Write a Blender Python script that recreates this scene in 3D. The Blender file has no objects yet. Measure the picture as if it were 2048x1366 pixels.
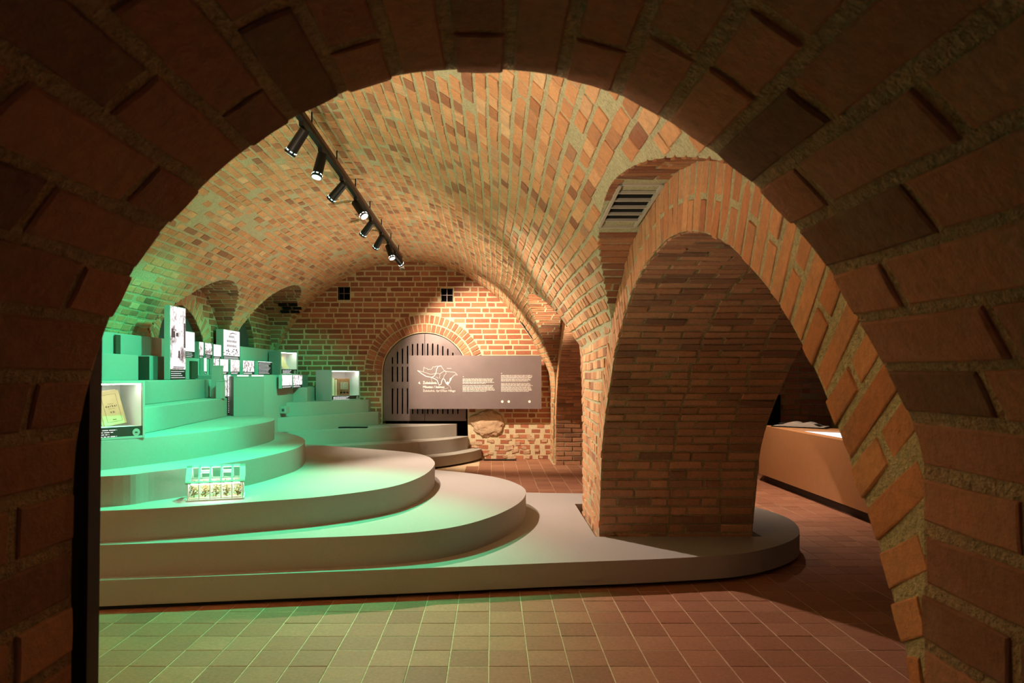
import bpy, bmesh, math, random
import numpy as np
from mathutils import Vector, Matrix, noise as mnoise
from mathutils.bvhtree import BVHTree
from mathutils.geometry import tessellate_polygon

random.seed(7); RNG = np.random.default_rng(11)
scene = bpy.context.scene
COL = scene.collection

# ------------------------------------------------------------------ camera, world, exposure
F, VX, VY, H = 1391.0, 985.0, 750.0, 1.45       # focal length in px, vanishing point, eye height
cam_d = bpy.data.cameras.new('camera'); cam = bpy.data.objects.new('camera', cam_d); COL.objects.link(cam)
cam.location = (0, 0, H); cam.rotation_euler = (math.pi/2, 0, 0)
cam_d.sensor_width = 36; cam_d.lens = 36*F/2048
cam_d.shift_x = (1024-VX)/2048; cam_d.shift_y = (VY-683)/2048
cam_d.clip_start = .02
cam_d.dof.use_dof = True; cam_d.dof.focus_distance = 7.0; cam_d.dof.aperture_fstop = 9
scene.camera = cam
world = bpy.data.worlds.new('world'); scene.world = world; world.use_nodes = True
world.node_tree.nodes['Background'].inputs[0].default_value = (.60, .50, .45, 1)
world.node_tree.nodes['Background'].inputs[1].default_value = .15
vs = scene.view_settings
vs.view_transform = 'Standard'; vs.look = 'None'; vs.exposure = 0.0; vs.gamma = 1; vs.use_curve_mapping = False
scene.cycles.max_bounces = 6; scene.cycles.diffuse_bounces = 4; scene.cycles.glossy_bounces = 2
scene.cycles.use_adaptive_sampling = True; scene.cycles.adaptive_threshold = .08; scene.cycles.adaptive_min_samples = 12
scene.cycles.sample_clamp_indirect = 4.0
scene.cycles.caustics_reflective = False; scene.cycles.caustics_refractive = False

def aim(o, target):
    d = Vector(target)-o.location
    o.rotation_euler = d.to_track_quat('-Z', 'Y').to_euler()
def spot_light(name, loc, target, power, color, angle, blend=.5, size=.04, parent=None):
    l = bpy.data.lights.new(name, 'SPOT'); l.energy = power; l.color = color
    l.spot_size = math.radians(angle); l.spot_blend = blend; l.shadow_soft_size = size
    o = bpy.data.objects.new(name, l); COL.objects.link(o); o.location = loc; aim(o, target)
    if parent: 
        bpy.context.view_layer.update(); o.parent = parent; o.matrix_parent_inverse = parent.matrix_world.inverted()
    return o
GREEN = (.02, 1.0, .50); WARM = (1.0, .80, .67); AMBER = (1.0, .82, .60)
UPK = 1.5
# track lamps: position along the track Y, power, colour, target, beam angle
LAMPS = [
    (4.90, 380, GREEN, (-3.0, 5.6, 1.1), 80, -1),
    (5.46, 640, GREEN, (-1.8, 4.7, .4), 94, 0),
    (6.27, 360, GREEN, (-3.3, 7.1, 1.3), 66, -1),
    (6.95, 600, WARM,  (.6, 5.7, .3), 94, 1),
    (7.85, 330, GREEN, (-3.2, 9.0, 1.2), 62, -1),
    (8.65, 330, GREEN, (-3.1, 10.6, 1.1), 64, -1),
    (9.30, 420, WARM,  (-.3, 8.4, .3), 72, 0),
    (10.0, 900, AMBER, (.2, 12.0, 1.2), 82, 1),
]

# ------------------------------------------------------------------ helpers
def P(px, py, Y):
    return Vector(((px-VX)*Y/F, Y, H-(py-VY)*Y/F))
def proj(p):
    return VX+p[0]*F/p[1], VY-(p[2]-H)*F/p[1]
def at_z(px, py, z):
    Y = F*(H-z)/(py-VY)
    return ((px-VX)*Y/F, Y)
def tag(o, label=None, cat=None, group=None, kind=None):
    if label: o['label'] = label
    if cat: o['category'] = cat
    if group: o['group'] = group
    if kind: o['kind'] = kind
    return o
def empty(name, loc=(0, 0, 0), rz=0, label=None, cat=None, group=None):
    o = bpy.data.objects.new(name, None); COL.objects.link(o); o.location = loc; o.rotation_euler = (0, 0, rz)
    o.empty_display_size = .1
    return tag(o, label, cat, group)
def mesh_obj(name, verts, faces, mat, parent=None, smooth=False):
    me = bpy.data.meshes.new(name); me.from_pydata([tuple(v) for v in verts], [], faces); me.update()
    if mat: me.materials.append(mat)
    if smooth:
        me.polygons.foreach_set('use_smooth', [True]*len(me.polygons))
    o = bpy.data.objects.new(name, me); COL.objects.link(o)
    if parent: o.parent = parent
    return o
class MB:
    def __init__(s): s.v = []; s.f = []
    def add(s, v, f):
        n = len(s.v); s.v += [tuple(a) for a in v]; s.f += [tuple(i+n for i in q) for q in f]; return s
    def box(s, x0, x1, y0, y1, z0, z1, M=None):
        v = [Vector((x, y, z)) for z in (z0, z1) for y in (y0, y1) for x in (x0, x1)]
        if M is not None: v = [M @ a for a in v]
        return s.add(v, [(0,2,3,1), (4,5,7,6), (0,1,5,4), (2,6,7,3), (0,4,6,2), (1,3,7,5)])
    def cyl(s, a, b, r0, r1=None, n=16, cap=True):
        a = Vector(a); b = Vector(b); r1 = r0 if r1 is None else r1
        q = (b-a).to_track_quat('Z', 'Y')
        v = []
        for c, r in ((a, r0), (b, r1)):
            v += [c+q @ Vector((r*math.cos(2*math.pi*i/n), r*math.sin(2*math.pi*i/n), 0)) for i in range(n)]
        f = [(i, (i+1) % n, n+(i+1) % n, n+i) for i in range(n)]
        if cap: f += [tuple(range(n-1, -1, -1)), tuple(range(n, 2*n))]
        return s.add(v, f)
    def ribbon(s, pts, w, M):
        # flat ribbon along a 2-D polyline, mapped by M (x, y, 0)
        pts = [Vector((p[0], p[1])) for p in pts]; L = []; R = []
        for i, p in enumerate(pts):
            d = (pts[min(i+1, len(pts)-1)]-pts[max(i-1, 0)]); d.normalize(); n = Vector((-d.y, d.x))*w/2
            L.append(M @ Vector((p.x+n.x, p.y+n.y, 0))); R.append(M @ Vector((p.x-n.x, p.y-n.y, 0)))
        k = len(pts)
        return s.add(L+R, [(i+1, i, k+i, k+i+1) for i in range(k-1)])
    def build(s, name, mat, parent=None, bevel=0, smooth=False):
        o = mesh_obj(name, s.v, s.f, mat, parent, smooth)
        if bevel:
            m = o.modifiers.new('bevel', 'BEVEL'); m.width = bevel; m.segments = 2; m.limit_method = 'ANGLE'; m.angle_limit = math.radians(40)
        return o
def prism(mb, loops, M, d):
    """polygon with holes (2-D loops) extruded by d along local z through matrix M"""
    tess = tessellate_polygon([[Vector((p[0], p[1], 0)) for p in l] for l in loops])
    flat = [p for l in loops for p in l]; n = len(flat)
    v = [M @ Vector((p[0], p[1], 0)) for p in flat]+[M @ Vector((p[0], p[1], d)) for p in flat]
    f = []
    for t in tess:
        a, b, c = (Vector((flat[i][0], flat[i][1])) for i in t)
        t = tuple(t) if (b-a).cross(c-a) > 0 else tuple(reversed(t))
        f.append(tuple(reversed(t))); f.append(tuple(i+n for i in t))
    k = 0
    for l in loops:
        m = len(l); area = sum(l[i][0]*l[(i+1) % m][1]-l[(i+1) % m][0]*l[i][1] for i in range(m))
        for i in range(m):
            a, b = k+i, k+(i+1) % m
            outer = (area > 0) == (k == 0)
            f.append((a, b, b+n, a+n) if outer else (b, a, a+n, b+n))
        k += m
    return mb.add(v, f)
def catmull(pts, n=8, closed=False):
    pts = [np.array(p, float) for p in pts]; out = []; m = len(pts)
    rng = range(m if closed else m-1)
    for i in rng:
        p1, p2 = pts[i], pts[(i+1) % m]
        p0 = pts[i-1] if (i > 0 or closed) else 2*p1-p2
        p3 = pts[(i+2) % m] if (i+2 < m or closed) else 2*p2-p1
        for k in range(n):
            t = k/n
            out.append(.5*((2*p1)+(-p0+p2)*t+(2*p0-5*p1+4*p2-p3)*t*t+(-p0+3*p1-3*p2+p3)*t**3))
    if not closed: out.append(pts[-1])
    return out
class Poly:
    """polyline with arclength parameter"""
    def __init__(s, pts):
        s.p = np.array(pts, float); d = np.linalg.norm(np.diff(s.p, axis=0), axis=1)
        s.c = np.concatenate([[0], np.cumsum(d)]); s.L = s.c[-1]
    def at(s, t):
        return np.array([np.interp(t, s.c, s.p[:, k]) for k in range(s.p.shape[1])])
    def tan(s, t):
        d = s.at(min(t+.02, s.L))-s.at(max(t-.02, 0)); return d/np.linalg.norm(d)

# ------------------------------------------------------------------ materials
def new_mat(name):
    m = bpy.data.materials.new(name); m.use_nodes = True; nt = m.node_tree; nt.nodes.clear()
    out = nt.nodes.new('ShaderNodeOutputMaterial'); b = nt.nodes.new('ShaderNodeBsdfPrincipled')
    nt.links.new(b.outputs[0], out.inputs[0]); return m, nt, b, out
def srgb(r, g, b):
    f = lambda c: (c/255/12.92 if c/255 <= .04045 else ((c/255+.055)/1.055)**2.4)
    return (f(r), f(g), f(b), 1)
def noise(nt, scale, detail=4, rough=.6, vec=None):
    n = nt.nodes.new('ShaderNodeTexNoise'); n.inputs['Scale'].default_value = scale
    n.inputs['Detail'].default_value = detail; n.inputs['Roughness'].default_value = rough
    if vec is None:
        g = nt.nodes.new('ShaderNodeNewGeometry'); vec = g.outputs['Position']
    nt.links.new(vec, n.inputs['Vector']); return n
def ramp(nt, fac, stops):
    r = nt.nodes.new('ShaderNodeValToRGB'); e = r.color_ramp.elements
    while len(e) > 1: e.remove(e[-1])
    e[0].position = stops[0][0]; e[0].color = stops[0][1]
    for p, c in stops[1:]:
        q = e.new(p); q.color = c
    nt.links.new(fac, r.inputs[0]); return r
def math_n(nt, op, a, b=None):
    m = nt.nodes.new('ShaderNodeMath'); m.operation = op
    for i, x in enumerate((a, b)):
        if x is None: continue
        if hasattr(x, 'links'): nt.links.new(x, m.inputs[i])
        else: m.inputs[i].default_value = x
    return m.outputs[0]
def mixc(nt, fac, a, b, mode='MIX'):
    m = nt.nodes.new('ShaderNodeMix'); m.data_type = 'RGBA'; m.blend_type = mode
    for sock, x in ((m.inputs[0], fac), (m.inputs[6], a), (m.inputs[7], b)):
        if hasattr(x, 'links'): nt.links.new(x, sock)
        else: sock.default_value = x
    return m.outputs[2]
def bump(nt, b, h, strength=.3, dist=.01):
    n = nt.nodes.new('ShaderNodeBump'); n.inputs['Strength'].default_value = strength; n.inputs['Distance'].default_value = dist
    nt.links.new(h, n.inputs['Height']); nt.links.new(n.outputs[0], b.inputs['Normal'])
def plain(name, col, rough=.6, metal=0, grain=0, gscale=300, spec=.3, var=0, vscale=6):
    m, nt, b, _ = new_mat(name)
    b.inputs['Base Color'].default_value = col; b.inputs['Roughness'].default_value = rough; b.inputs['Metallic'].default_value = metal
    b.inputs['Specular IOR Level'].default_value = spec
    if var:
        n = noise(nt, vscale, 3, .6)
        c = mixc(nt, n.outputs[0], tuple(x*(1-var) for x in col[:3])+(1,), tuple(min(1, x*(1+var)) for x in col[:3])+(1,))
        nt.links.new(c, b.inputs['Base Color'])
    if grain: bump(nt, b, noise(nt, gscale, 2).outputs[0], grain, .004)
    return m
def pale(c, k=.12, g=1.04):
    y = .3*c[0]+.55*c[1]+.15*c[2]
    return tuple(min(1, (x+(y-x)*k)*g) for x in c[:3])+(1,)
def brick_mat(name, cols, rough=.9, dirt=(.25, .2, .15, 1), dirt_amt=.35, bstr=.5):
    cols = [pale(c) for c in cols]
    m, nt, b, _ = new_mat(name)
    g = nt.nodes.new('ShaderNodeNewGeometry'); oi = nt.nodes.new('ShaderNodeObjectInfo')
    r = math_n(nt, 'FRACT', math_n(nt, 'ADD', g.outputs['Random Per Island'], oi.outputs['Random']))
    n = len(cols)
    rp = ramp(nt, r, [(i/(n-1), c) for i, c in enumerate(cols)])
    n1 = noise(nt, 9, 2, .65); n2 = noise(nt, 50, 3, .75)
    c = mixc(nt, ramp(nt, n1.outputs[0], [(.45, (0, 0, 0, 1)), (.75, (dirt_amt,)*3+(1,))]).outputs[0], rp.outputs[0], dirt)
    c = mixc(nt, .5, c, ramp(nt, n2.outputs[0], [(.25, (.55, .55, .55, 1)), (.7, (1.25, 1.2, 1.15, 1))]).outputs[0], 'MULTIPLY')
    nt.links.new(c, b.inputs['Base Color']); b.inputs['Roughness'].default_value = rough; b.inputs['Specular IOR Level'].default_value = .15
    bump(nt, b, n2.outputs[0], bstr, .008)
    return m
def mortar_mat(name, c0, c1, bstr=.9):
    m, nt, b, _ = new_mat(name)
    n1 = noise(nt, 14, 2, .7); n2 = noise(nt, 80, 3, .8)
    c = mixc(nt, n1.outputs[0], c0, c1)
    c = mixc(nt, .6, c, ramp(nt, n2.outputs[0], [(.3, (.45, .43, .4, 1)), (.6, (1.15, 1.15, 1.15, 1))]).outputs[0], 'MULTIPLY')
    nt.links.new(c, b.inputs['Base Color']); b.inputs['Roughness'].default_value = .95; b.inputs['Specular IOR Level'].default_value = .1
    bump(nt, b, n2.outputs[0], bstr, .015)
    return m
def emis(name, col, strength):
    m = bpy.data.materials.new(name); m.use_nodes = True; nt = m.node_tree; nt.nodes.clear()
    out = nt.nodes.new('ShaderNodeOutputMaterial'); e = nt.nodes.new('ShaderNodeEmission')
    e.inputs[0].default_value = col; e.inputs[1].default_value = strength; nt.links.new(e.outputs[0], out.inputs[0]); return m

VAULT_B = brick_mat('vault_brick', [srgb(170,112,74), srgb(206,146,96), srgb(214,156,104), srgb(196,132,84), srgb(218,168,118), srgb(200,140,92), srgb(210,150,98), srgb(150,96,70), srgb(222,180,132)])
VAULT_M = mortar_mat('vault_mortar', srgb(176,170,136), srgb(208,202,166))
BACK_B = brick_mat('back_brick', [srgb(154,88,60), srgb(174,104,72), srgb(188,114,78), srgb(162,94,66), srgb(198,126,88), srgb(144,84,62), srgb(182,110,74)], dirt_amt=.25)
BACK_M = mortar_mat('back_mortar', srgb(206,186,150), srgb(228,212,178), .5)
PIER_B = brick_mat('pier_brick', [srgb(176,122,88), srgb(194,136,98), srgb(168,114,84), srgb(202,146,106), srgb(184,128,92), srgb(132,94,74), srgb(196,138,98)])
PIER_M = mortar_mat('pier_mortar', srgb(150,128,96), srgb(186,166,130))
RING_B = brick_mat('ring_brick', [srgb(196,132,86), srgb(206,144,96), srgb(190,124,80), srgb(212,154,104), srgb(176,110,74)])
PASS_B = brick_mat('passage_brick', [srgb(156,108,86), srgb(172,120,94), srgb(148,102,82), srgb(180,128,100), srgb(164,112,88), srgb(112,84,70), srgb(174,124,98)])
PASS_M = mortar_mat('passage_mortar', srgb(150,128,106), srgb(190,170,140), 1.0)
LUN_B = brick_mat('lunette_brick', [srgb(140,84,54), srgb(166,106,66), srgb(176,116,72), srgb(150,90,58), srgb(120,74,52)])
TILE = brick_mat('terracotta_tile', [srgb(150,98,70), srgb(164,110,80), srgb(158,102,74), srgb(172,118,86), srgb(146,94,68)], rough=.6, dirt=(.2,.12,.08,1), dirt_amt=.25, bstr=.08)
GROUT = mortar_mat('grout', srgb(196,170,140), srgb(214,190,160), .2)
FELT = plain('felt', srgb(162,156,149), .95, 0, .35, 420, .05, .06, 60)
BOARD = plain('board', srgb(160,157,150), .75, 0, .05, 300, .2)
DARKB = plain('dark_board', srgb(74,60,48), .8, 0, 0)
BLACK = plain('black_metal', srgb(26,25,25), .45, .4, .1, 200, .4)
TRACKB = plain('track_brown', srgb(92,62,46), .5, .2)
STEEL = plain('gate_steel', srgb(128,112,112), .42, .6, .15, 60, .5, .25, 5)
SIGNM = plain('sign_steel', srgb(132,116,116), .5, .4, .1, 80, .5, .18, 3)
VOID = plain('void_black', srgb(10,9,9), 1, 0)
PANELD = plain('dark_panel', srgb(70,70,68), .8, 0)
WOOD = plain('counter_ply', srgb(176,126,84), .6, 0, .12, 90, .3, .1, 9)
PLINTH = plain('plinth_dark', srgb(52,36,28), .7)
WHITE = plain('white_paint', srgb(232,228,222), .5)
PRINTW = emis('print_white', (1, .97, .95, 1), 1.1)
PRINTG = emis('print_grey', (.30, .22, .20, 1), .45)
PRINTD = plain('print_dark', srgb(62,46,40), .6)
PAPER = plain('old_paper', srgb(206,190,140), .85, 0, .1, 150, .1, .12, 20)
INK = plain('ink', srgb(40,40,34), .8)
STONE = plain('boulder', srgb(196,164,134), .95, 0, .9, 45, .1, .35, 14)
FRAMED = plain('frame_dark', srgb(48,38,34), .35, .5)
LENSG = emis('lens_green', (.6, 1, .85, 1), 3)
LENSW = emis('lens_warm', (1, .93, .82, 1), 6)
LED = emis('led_white', (1, .97, .93, 1), 30)
GLASS = bpy.data.materials.new('clear_glass'); GLASS.use_nodes = True; _nt = GLASS.node_tree; _nt.nodes.clear()
_o = _nt.nodes.new('ShaderNodeOutputMaterial'); _m = _nt.nodes.new('ShaderNodeMixShader'); _t = _nt.nodes.new('ShaderNodeBsdfTransparent'); _g = _nt.nodes.new('ShaderNodeBsdfGlossy')
_g.inputs['Roughness'].default_value = .03; _t.inputs[0].default_value = (.97, .99, .98, 1); _m.inputs[0].default_value = .05
_nt.links.new(_t.outputs[0], _m.inputs[1]); _nt.links.new(_g.outputs[0], _m.inputs[2]); _nt.links.new(_m.outputs[0], _o.inputs[0])

# ------------------------------------------------------------------ bricks
def brick_variants(n=10):
    out = []
    for _ in range(n):
        j = lambda a: random.uniform(-a, a)
        ring = [(-.5, -.5), (j(.2), -.5), (.5, -.5), (.5, j(.2)), (.5, .5), (j(.2), .5), (-.5, .5), (-.5, j(.2))]
        o = [(x*(1+j(.02))-np.sign(x)*abs(j(.02)), y-np.sign(y)*abs(j(.05))) for x, y in ring]
        i = [(x*.965, y*.90) for x, y in o]
        v = [(x, y, -1) for x, y in o]+[(x, y, -.07+j(.03)) for x, y in o]+[(x, y, j(.02)) for x, y in i]
        f = []
        for k in range(8):
            a, b = k, (k+1) % 8
            f += [(a, b, b+8, a+8), (a+8, b+8, b+16, a+16)]
        f.append(tuple(range(16, 24)))
        out.append((np.array(v, float), f))
    return out
BV = brick_variants()
def tile_variants(n=6):
    out = []
    for _ in range(n):
        j = lambda a: random.uniform(-a, a)
        o = [(x*(1+j(.006)), y*(1+j(.006))) for x, y in ((-.5, -.5), (.5, -.5), (.5, .5), (-.5, .5))]
        v = [(x, y, -1) for x, y in o]+[(x, y, -.12) for x, y in o]+[(x*.985, y*.985, 0) for x, y in o]
        f = [(8, 9, 10, 11)]
        for k in range(4):
            a, b = k, (k+1) % 4; f += [(a, b, b+4, a+4), (a+4, b+4, b+8, a+8)]
        out.append((np.array(v, float), f))
    return out
TVR = tile_variants()
_BM = {}
def brick_mesh(name, k, mat):
    bank = TVR if name == 'floor_tile' else BV; k %= len(bank)
    key = (name, k, mat.name)
    if key not in _BM:
        me = bpy.data.meshes.new(name); me.from_pydata(bank[k][0].tolist(), [], bank[k][1]); me.materials.append(mat); me.update(); _BM[key] = me
    return _BM[key]
SETS = []        # (parent, name, material, list of bricks, how many of them single)
def frame(c, ex, n, L, Hh, D, tilt=.012):
    """brick matrix: long axis ex, outward normal n"""
    n = Vector(n).normalized(); ex = Vector(ex); ex = (ex-n*ex.dot(n)).normalized()
    n = (n+Vector((random.gauss(0, tilt), random.gauss(0, tilt), random.gauss(0, tilt)))).normalized()
    ex = (ex-n*ex.dot(n)).normalized(); ey = n.cross(ex)
    M = np.eye(4); M[:3, 0] = np.array(ex)*L; M[:3, 1] = np.array(ey)*Hh; M[:3, 2] = np.array(n)*D; M[:3, 3] = c
    return M
def run(u0, u1, lens, gap, jit=.06):
    """bricks along one course: yields centre, length"""
    u = u0; k = random.randrange(len(lens))
    while u < u1:
        L = lens[k % len(lens)]*(1+random.uniform(-jit, jit)); k += 1
        yield u+L/2, L
        u += L+gap*random.uniform(.7, 1.4)
def emit_sets():
    deps = bpy.context.evaluated_depsgraph_get()
    V = []; T = []
    for o in OCC:
        n = len(V); V += [o.matrix_world @ v.co for v in o.data.vertices]
        T += [tuple(i+n for i in p.vertices) for p in o.data.polygons]
    bvh = BVHTree.FromPolygons(V, T)
    eye = Vector((0, 0, H))
    for parent, name, mat, items, limit, d_tol in SETS:
        sc = []
        for M in items:
            c = Vector(M[:3, 3]); s = 0
            if c.y > .2:
                px, py = proj(c)
                if -60 < px < 2108 and -60 < py < 1426:
                    n = Vector(M[:3, 2]).normalized(); d = (c-eye).length; r = (c-eye)/d
                    a = np.linalg.norm(M[:3, 0])*np.linalg.norm(M[:3, 1])/d/d*max(0, -r.dot(n))
                    hit = bvh.ray_cast(eye, r, d-d_tol)
                    s = a if hit[0] is None else a*1e-4
            sc.append(s)
        order = np.argsort(-np.array(sc)) if sc else []
        single = [i for i in order[:limit] if sc[i] > 0]
        rest = [i for i in order if i not in set(single)]
        for i in single:
            o = bpy.data.objects.new(name, brick_mesh(name, random.randrange(len(BV)), mat)); COL.objects.link(o)
            o.parent = parent; o.matrix_world = Matrix(items[i].tolist())
        if rest:
            vs_ = []; fs = []; n = 0
            for i in rest:
                bank = TVR if name == 'floor_tile' else BV; bv, bf = bank[random.randrange(len(bank))]; M = items[i]
                vs_.append(bv @ M[:3, :3].T+M[:3, 3]); fs += [tuple(a+n for a in q) for q in bf]; n += len(bv)
            o = mesh_obj(name+'_field', np.concatenate(vs_).tolist(), fs, mat, parent); o['kind'] = 'stuff'
OCC = []

# ------------------------------------------------------------------ room geometry: vault profile, side arches
CX = -1.47
PR = catmull([(0, 3.41), (.45, 3.36), (.87, 3.227), (1.27, 3.0), (1.68, 2.675), (2.06, 2.19), (2.26, 1.84), (2.43, 1.5), (2.47, 1.2)], 8)+[np.array((2.47, 0.))]
PRO = Poly(PR)
_zz = np.array([p[1] for p in PR])[::-1]; _ww = np.array([p[0] for p in PR])[::-1]
def w_at(z): return float(np.interp(z, _zz, _ww))
YB, YF = 12.0, 1.12
def wallR(Y): return .66+.032*Y
def wallL(Y): return -3.75
def vault(s, Y):
    w, z = PRO.at(abs(s)); x = CX+(w if s >= 0 else -w)
    return np.array((max(wallL(Y), min(wallR(Y), x)), Y, z))
def offset(pts, d, ymin=None):
    pl = Poly(pts); out = []
    for i, p in enumerate(pl.p):
        t = pl.tan(pl.c[i]); n = np.array((t[1], -t[0]))
        q = p+n*d; q[1] = max(q[1], 0)
        if ymin: q[0] = max(q[0], ymin)
        out.append(q)
    return out
R1 = [(5.45,0),(5.45,.18),(5.353,.569),(5.26,.894),(5.06,1.16),(4.79,1.41),(4.56,1.60),(4.09,1.85),(3.695,1.973),(3.14,2.037),(2.8,2.02),(2.498,1.965),(2.173,1.864),(1.939,1.748),(1.747,1.637),(1.62,1.54),(1.497,1.432),(1.363,1.275),(1.268,1.156),(1.195,1.029),(1.155,.938),(1.135,.8),(1.125,.5),(1.12,0)]
R2 = [(11.2,0),(11.2,.5),(11.05,.95),(10.6,1.4),(9.9,1.78),(9.2,2.05),(8.4,2.2),(7.6,2.08),(7.1,1.80),(6.85,1.4),(6.74,.9),(6.74,0)]
L1 = [(9.05,0),(9.05,1.6),(8.99,1.93),(8.85,2.08),(8.7,2.2),(8.51,2.27),(8.35,2.29),(8.1,2.22),(7.9,2.07),(7.79,1.85),(7.62,1.6),(7.62,0)]
L2 = [(10.95,0),(10.95,1.8),(10.88,2.1),(10.7,2.3),(10.5,2.36),(10.3,2.32),(10.1,2.15),(10.0,1.9),(10.0,0)]
def smooth_arch(p): return [tuple(q) for q in catmull(p, 4)]
ARCH = {
    'R1': dict(side=1, inn=smooth_arch(R1), depth=1.2, ring=.25),
    'R2': dict(side=1, inn=smooth_arch(R2), depth=1.2, ring=.22),
    'L1': dict(side=-1, inn=smooth_arch(L1), depth=.5, ring=.24),
    'L2': dict(side=-1, inn=smooth_arch(L2), depth=.5, ring=0),
}
ARCH['R1']['out'] = offset(ARCH['R1']['inn'], .25, YF); ARCH['R2']['out'] = offset(ARCH['R2']['inn'], .22)
ARCH['L1']['out'] = [tuple(q) for q in catmull([(9.65,0),(9.65,1.5),(9.55,2.0),(9.4,2.22),(9.1,2.47),(8.7,2.6),(8.3,2.58),(7.9,2.4),(7.5,2.05),(7.35,1.5),(7.35,0)], 4)]
ARCH['L2']['out'] = [tuple(q) for q in catmull([(11.8,0),(11.8,1.5),(11.72,2.25),(11.3,2.68),(10.8,2.82),(10.35,2.76),(10.0,2.5),(9.86,2.1),(9.8,1.5),(9.8,0)], 4)]
def lun_z(side, Y):
    z = 0
    for a in ARCH.values():
        if a['side'] != side: continue
        q = np.array(sorted([tuple(p) for p in a['out']]))
        if q[0, 0] <= Y <= q[-1, 0]: z = max(z, float(np.interp(Y, q[:, 0], q[:, 1])))
    return z
_YS = np.arange(YF, YB+.001, .03); _LZ = {s: np.array([lun_z(s, y) for y in _YS]) for s in (1, -1)}
def lz(side, Y): return float(np.interp(Y, _YS, _LZ[side]))
def s_lim(side, Y):
    z = lz(side, Y)
    t = float(np.interp(-z, [-p[1] for p in PR], PRO.c)); return t
# mortar body of the vault
mb = MB(); N = 56; rows = list(np.arange(YF, YB, .05))+[YB]
SG = np.concatenate([np.linspace(-PRO.L, 0, N, endpoint=False), np.linspace(0, PRO.L, N+1)])
for Y in rows:
    a, b = -s_lim(-1, Y), s_lim(1, Y)
    mb.v += [tuple(vault(min(max(q, a), b), Y)) for q in SG]
K = 2*N+1
for i in range(len(rows)-1):
    for k in range(K-1):
        q = (i*K+k, i*K+k+1, (i+1)*K+k+1, (i+1)*K+k)
        if (Vector(mb.v[q[0]])-Vector(mb.v[q[2]])).cross(Vector(mb.v[q[1]])-Vector(mb.v[q[3]])).length > 1e-6: mb.f.append(q)
ceiling = mb.build('ceiling', VAULT_M, smooth=True)
tag(ceiling, 'tan brick barrel vault with wide pale mortar joints over the room', 'vault', kind='structure'); OCC.append(ceiling)
REF = lambda Y: Vector((CX, Y, 1.0))
items = []
v0 = -PRO.L+.05
s = v0
while s < PRO.L:
    hh = .068*random.uniform(.94, 1.06); pitch = hh+.017
    for u, L in run(YF+random.uniform(-.1, .02), YB, [.145, .15, .14, .15, .145, .2], .014):
        side = 1 if s > 0 else -1
        good = [uu for uu in np.linspace(u-L/2, u+L/2, 9) if YF-.02 < uu < YB+.03 and abs(s)+hh*.45 < s_lim(side, min(max(uu, YF), YB))]
        if len(good) < 3: continue
        L = max(good)-min(good); u = (max(good)+min(good))/2
        pn = mnoise.noise(Vector((s*1.1, u*.8, 3.1)))+.5*mnoise.noise(Vector((s*3, u*2.2, 9)))
        if random.random() < .008 or (pn > (.66 if s > -.3 else .42) and random.random() < .75): continue
        sw = s+.012*math.sin(u*1.7+s*3)
        p = vault(sw, u); q = vault(sw+.02, u); tv = Vector(q-vault(sw-.02, u)); n = Vector((0, 1, 0)).cross(tv)
        if n.dot(REF(u)-Vector(p)) < 0: n = -n
        n.normalize()
        M = frame(Vector(p)+n*random.uniform(.002, .009), (0, 1, 0), n, L, hh*random.uniform(.9, 1.04), .04, .028); items.append(M)
    s += pitch
SETS.append((ceiling, 'brick', VAULT_B, items, 300, .06))

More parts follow.
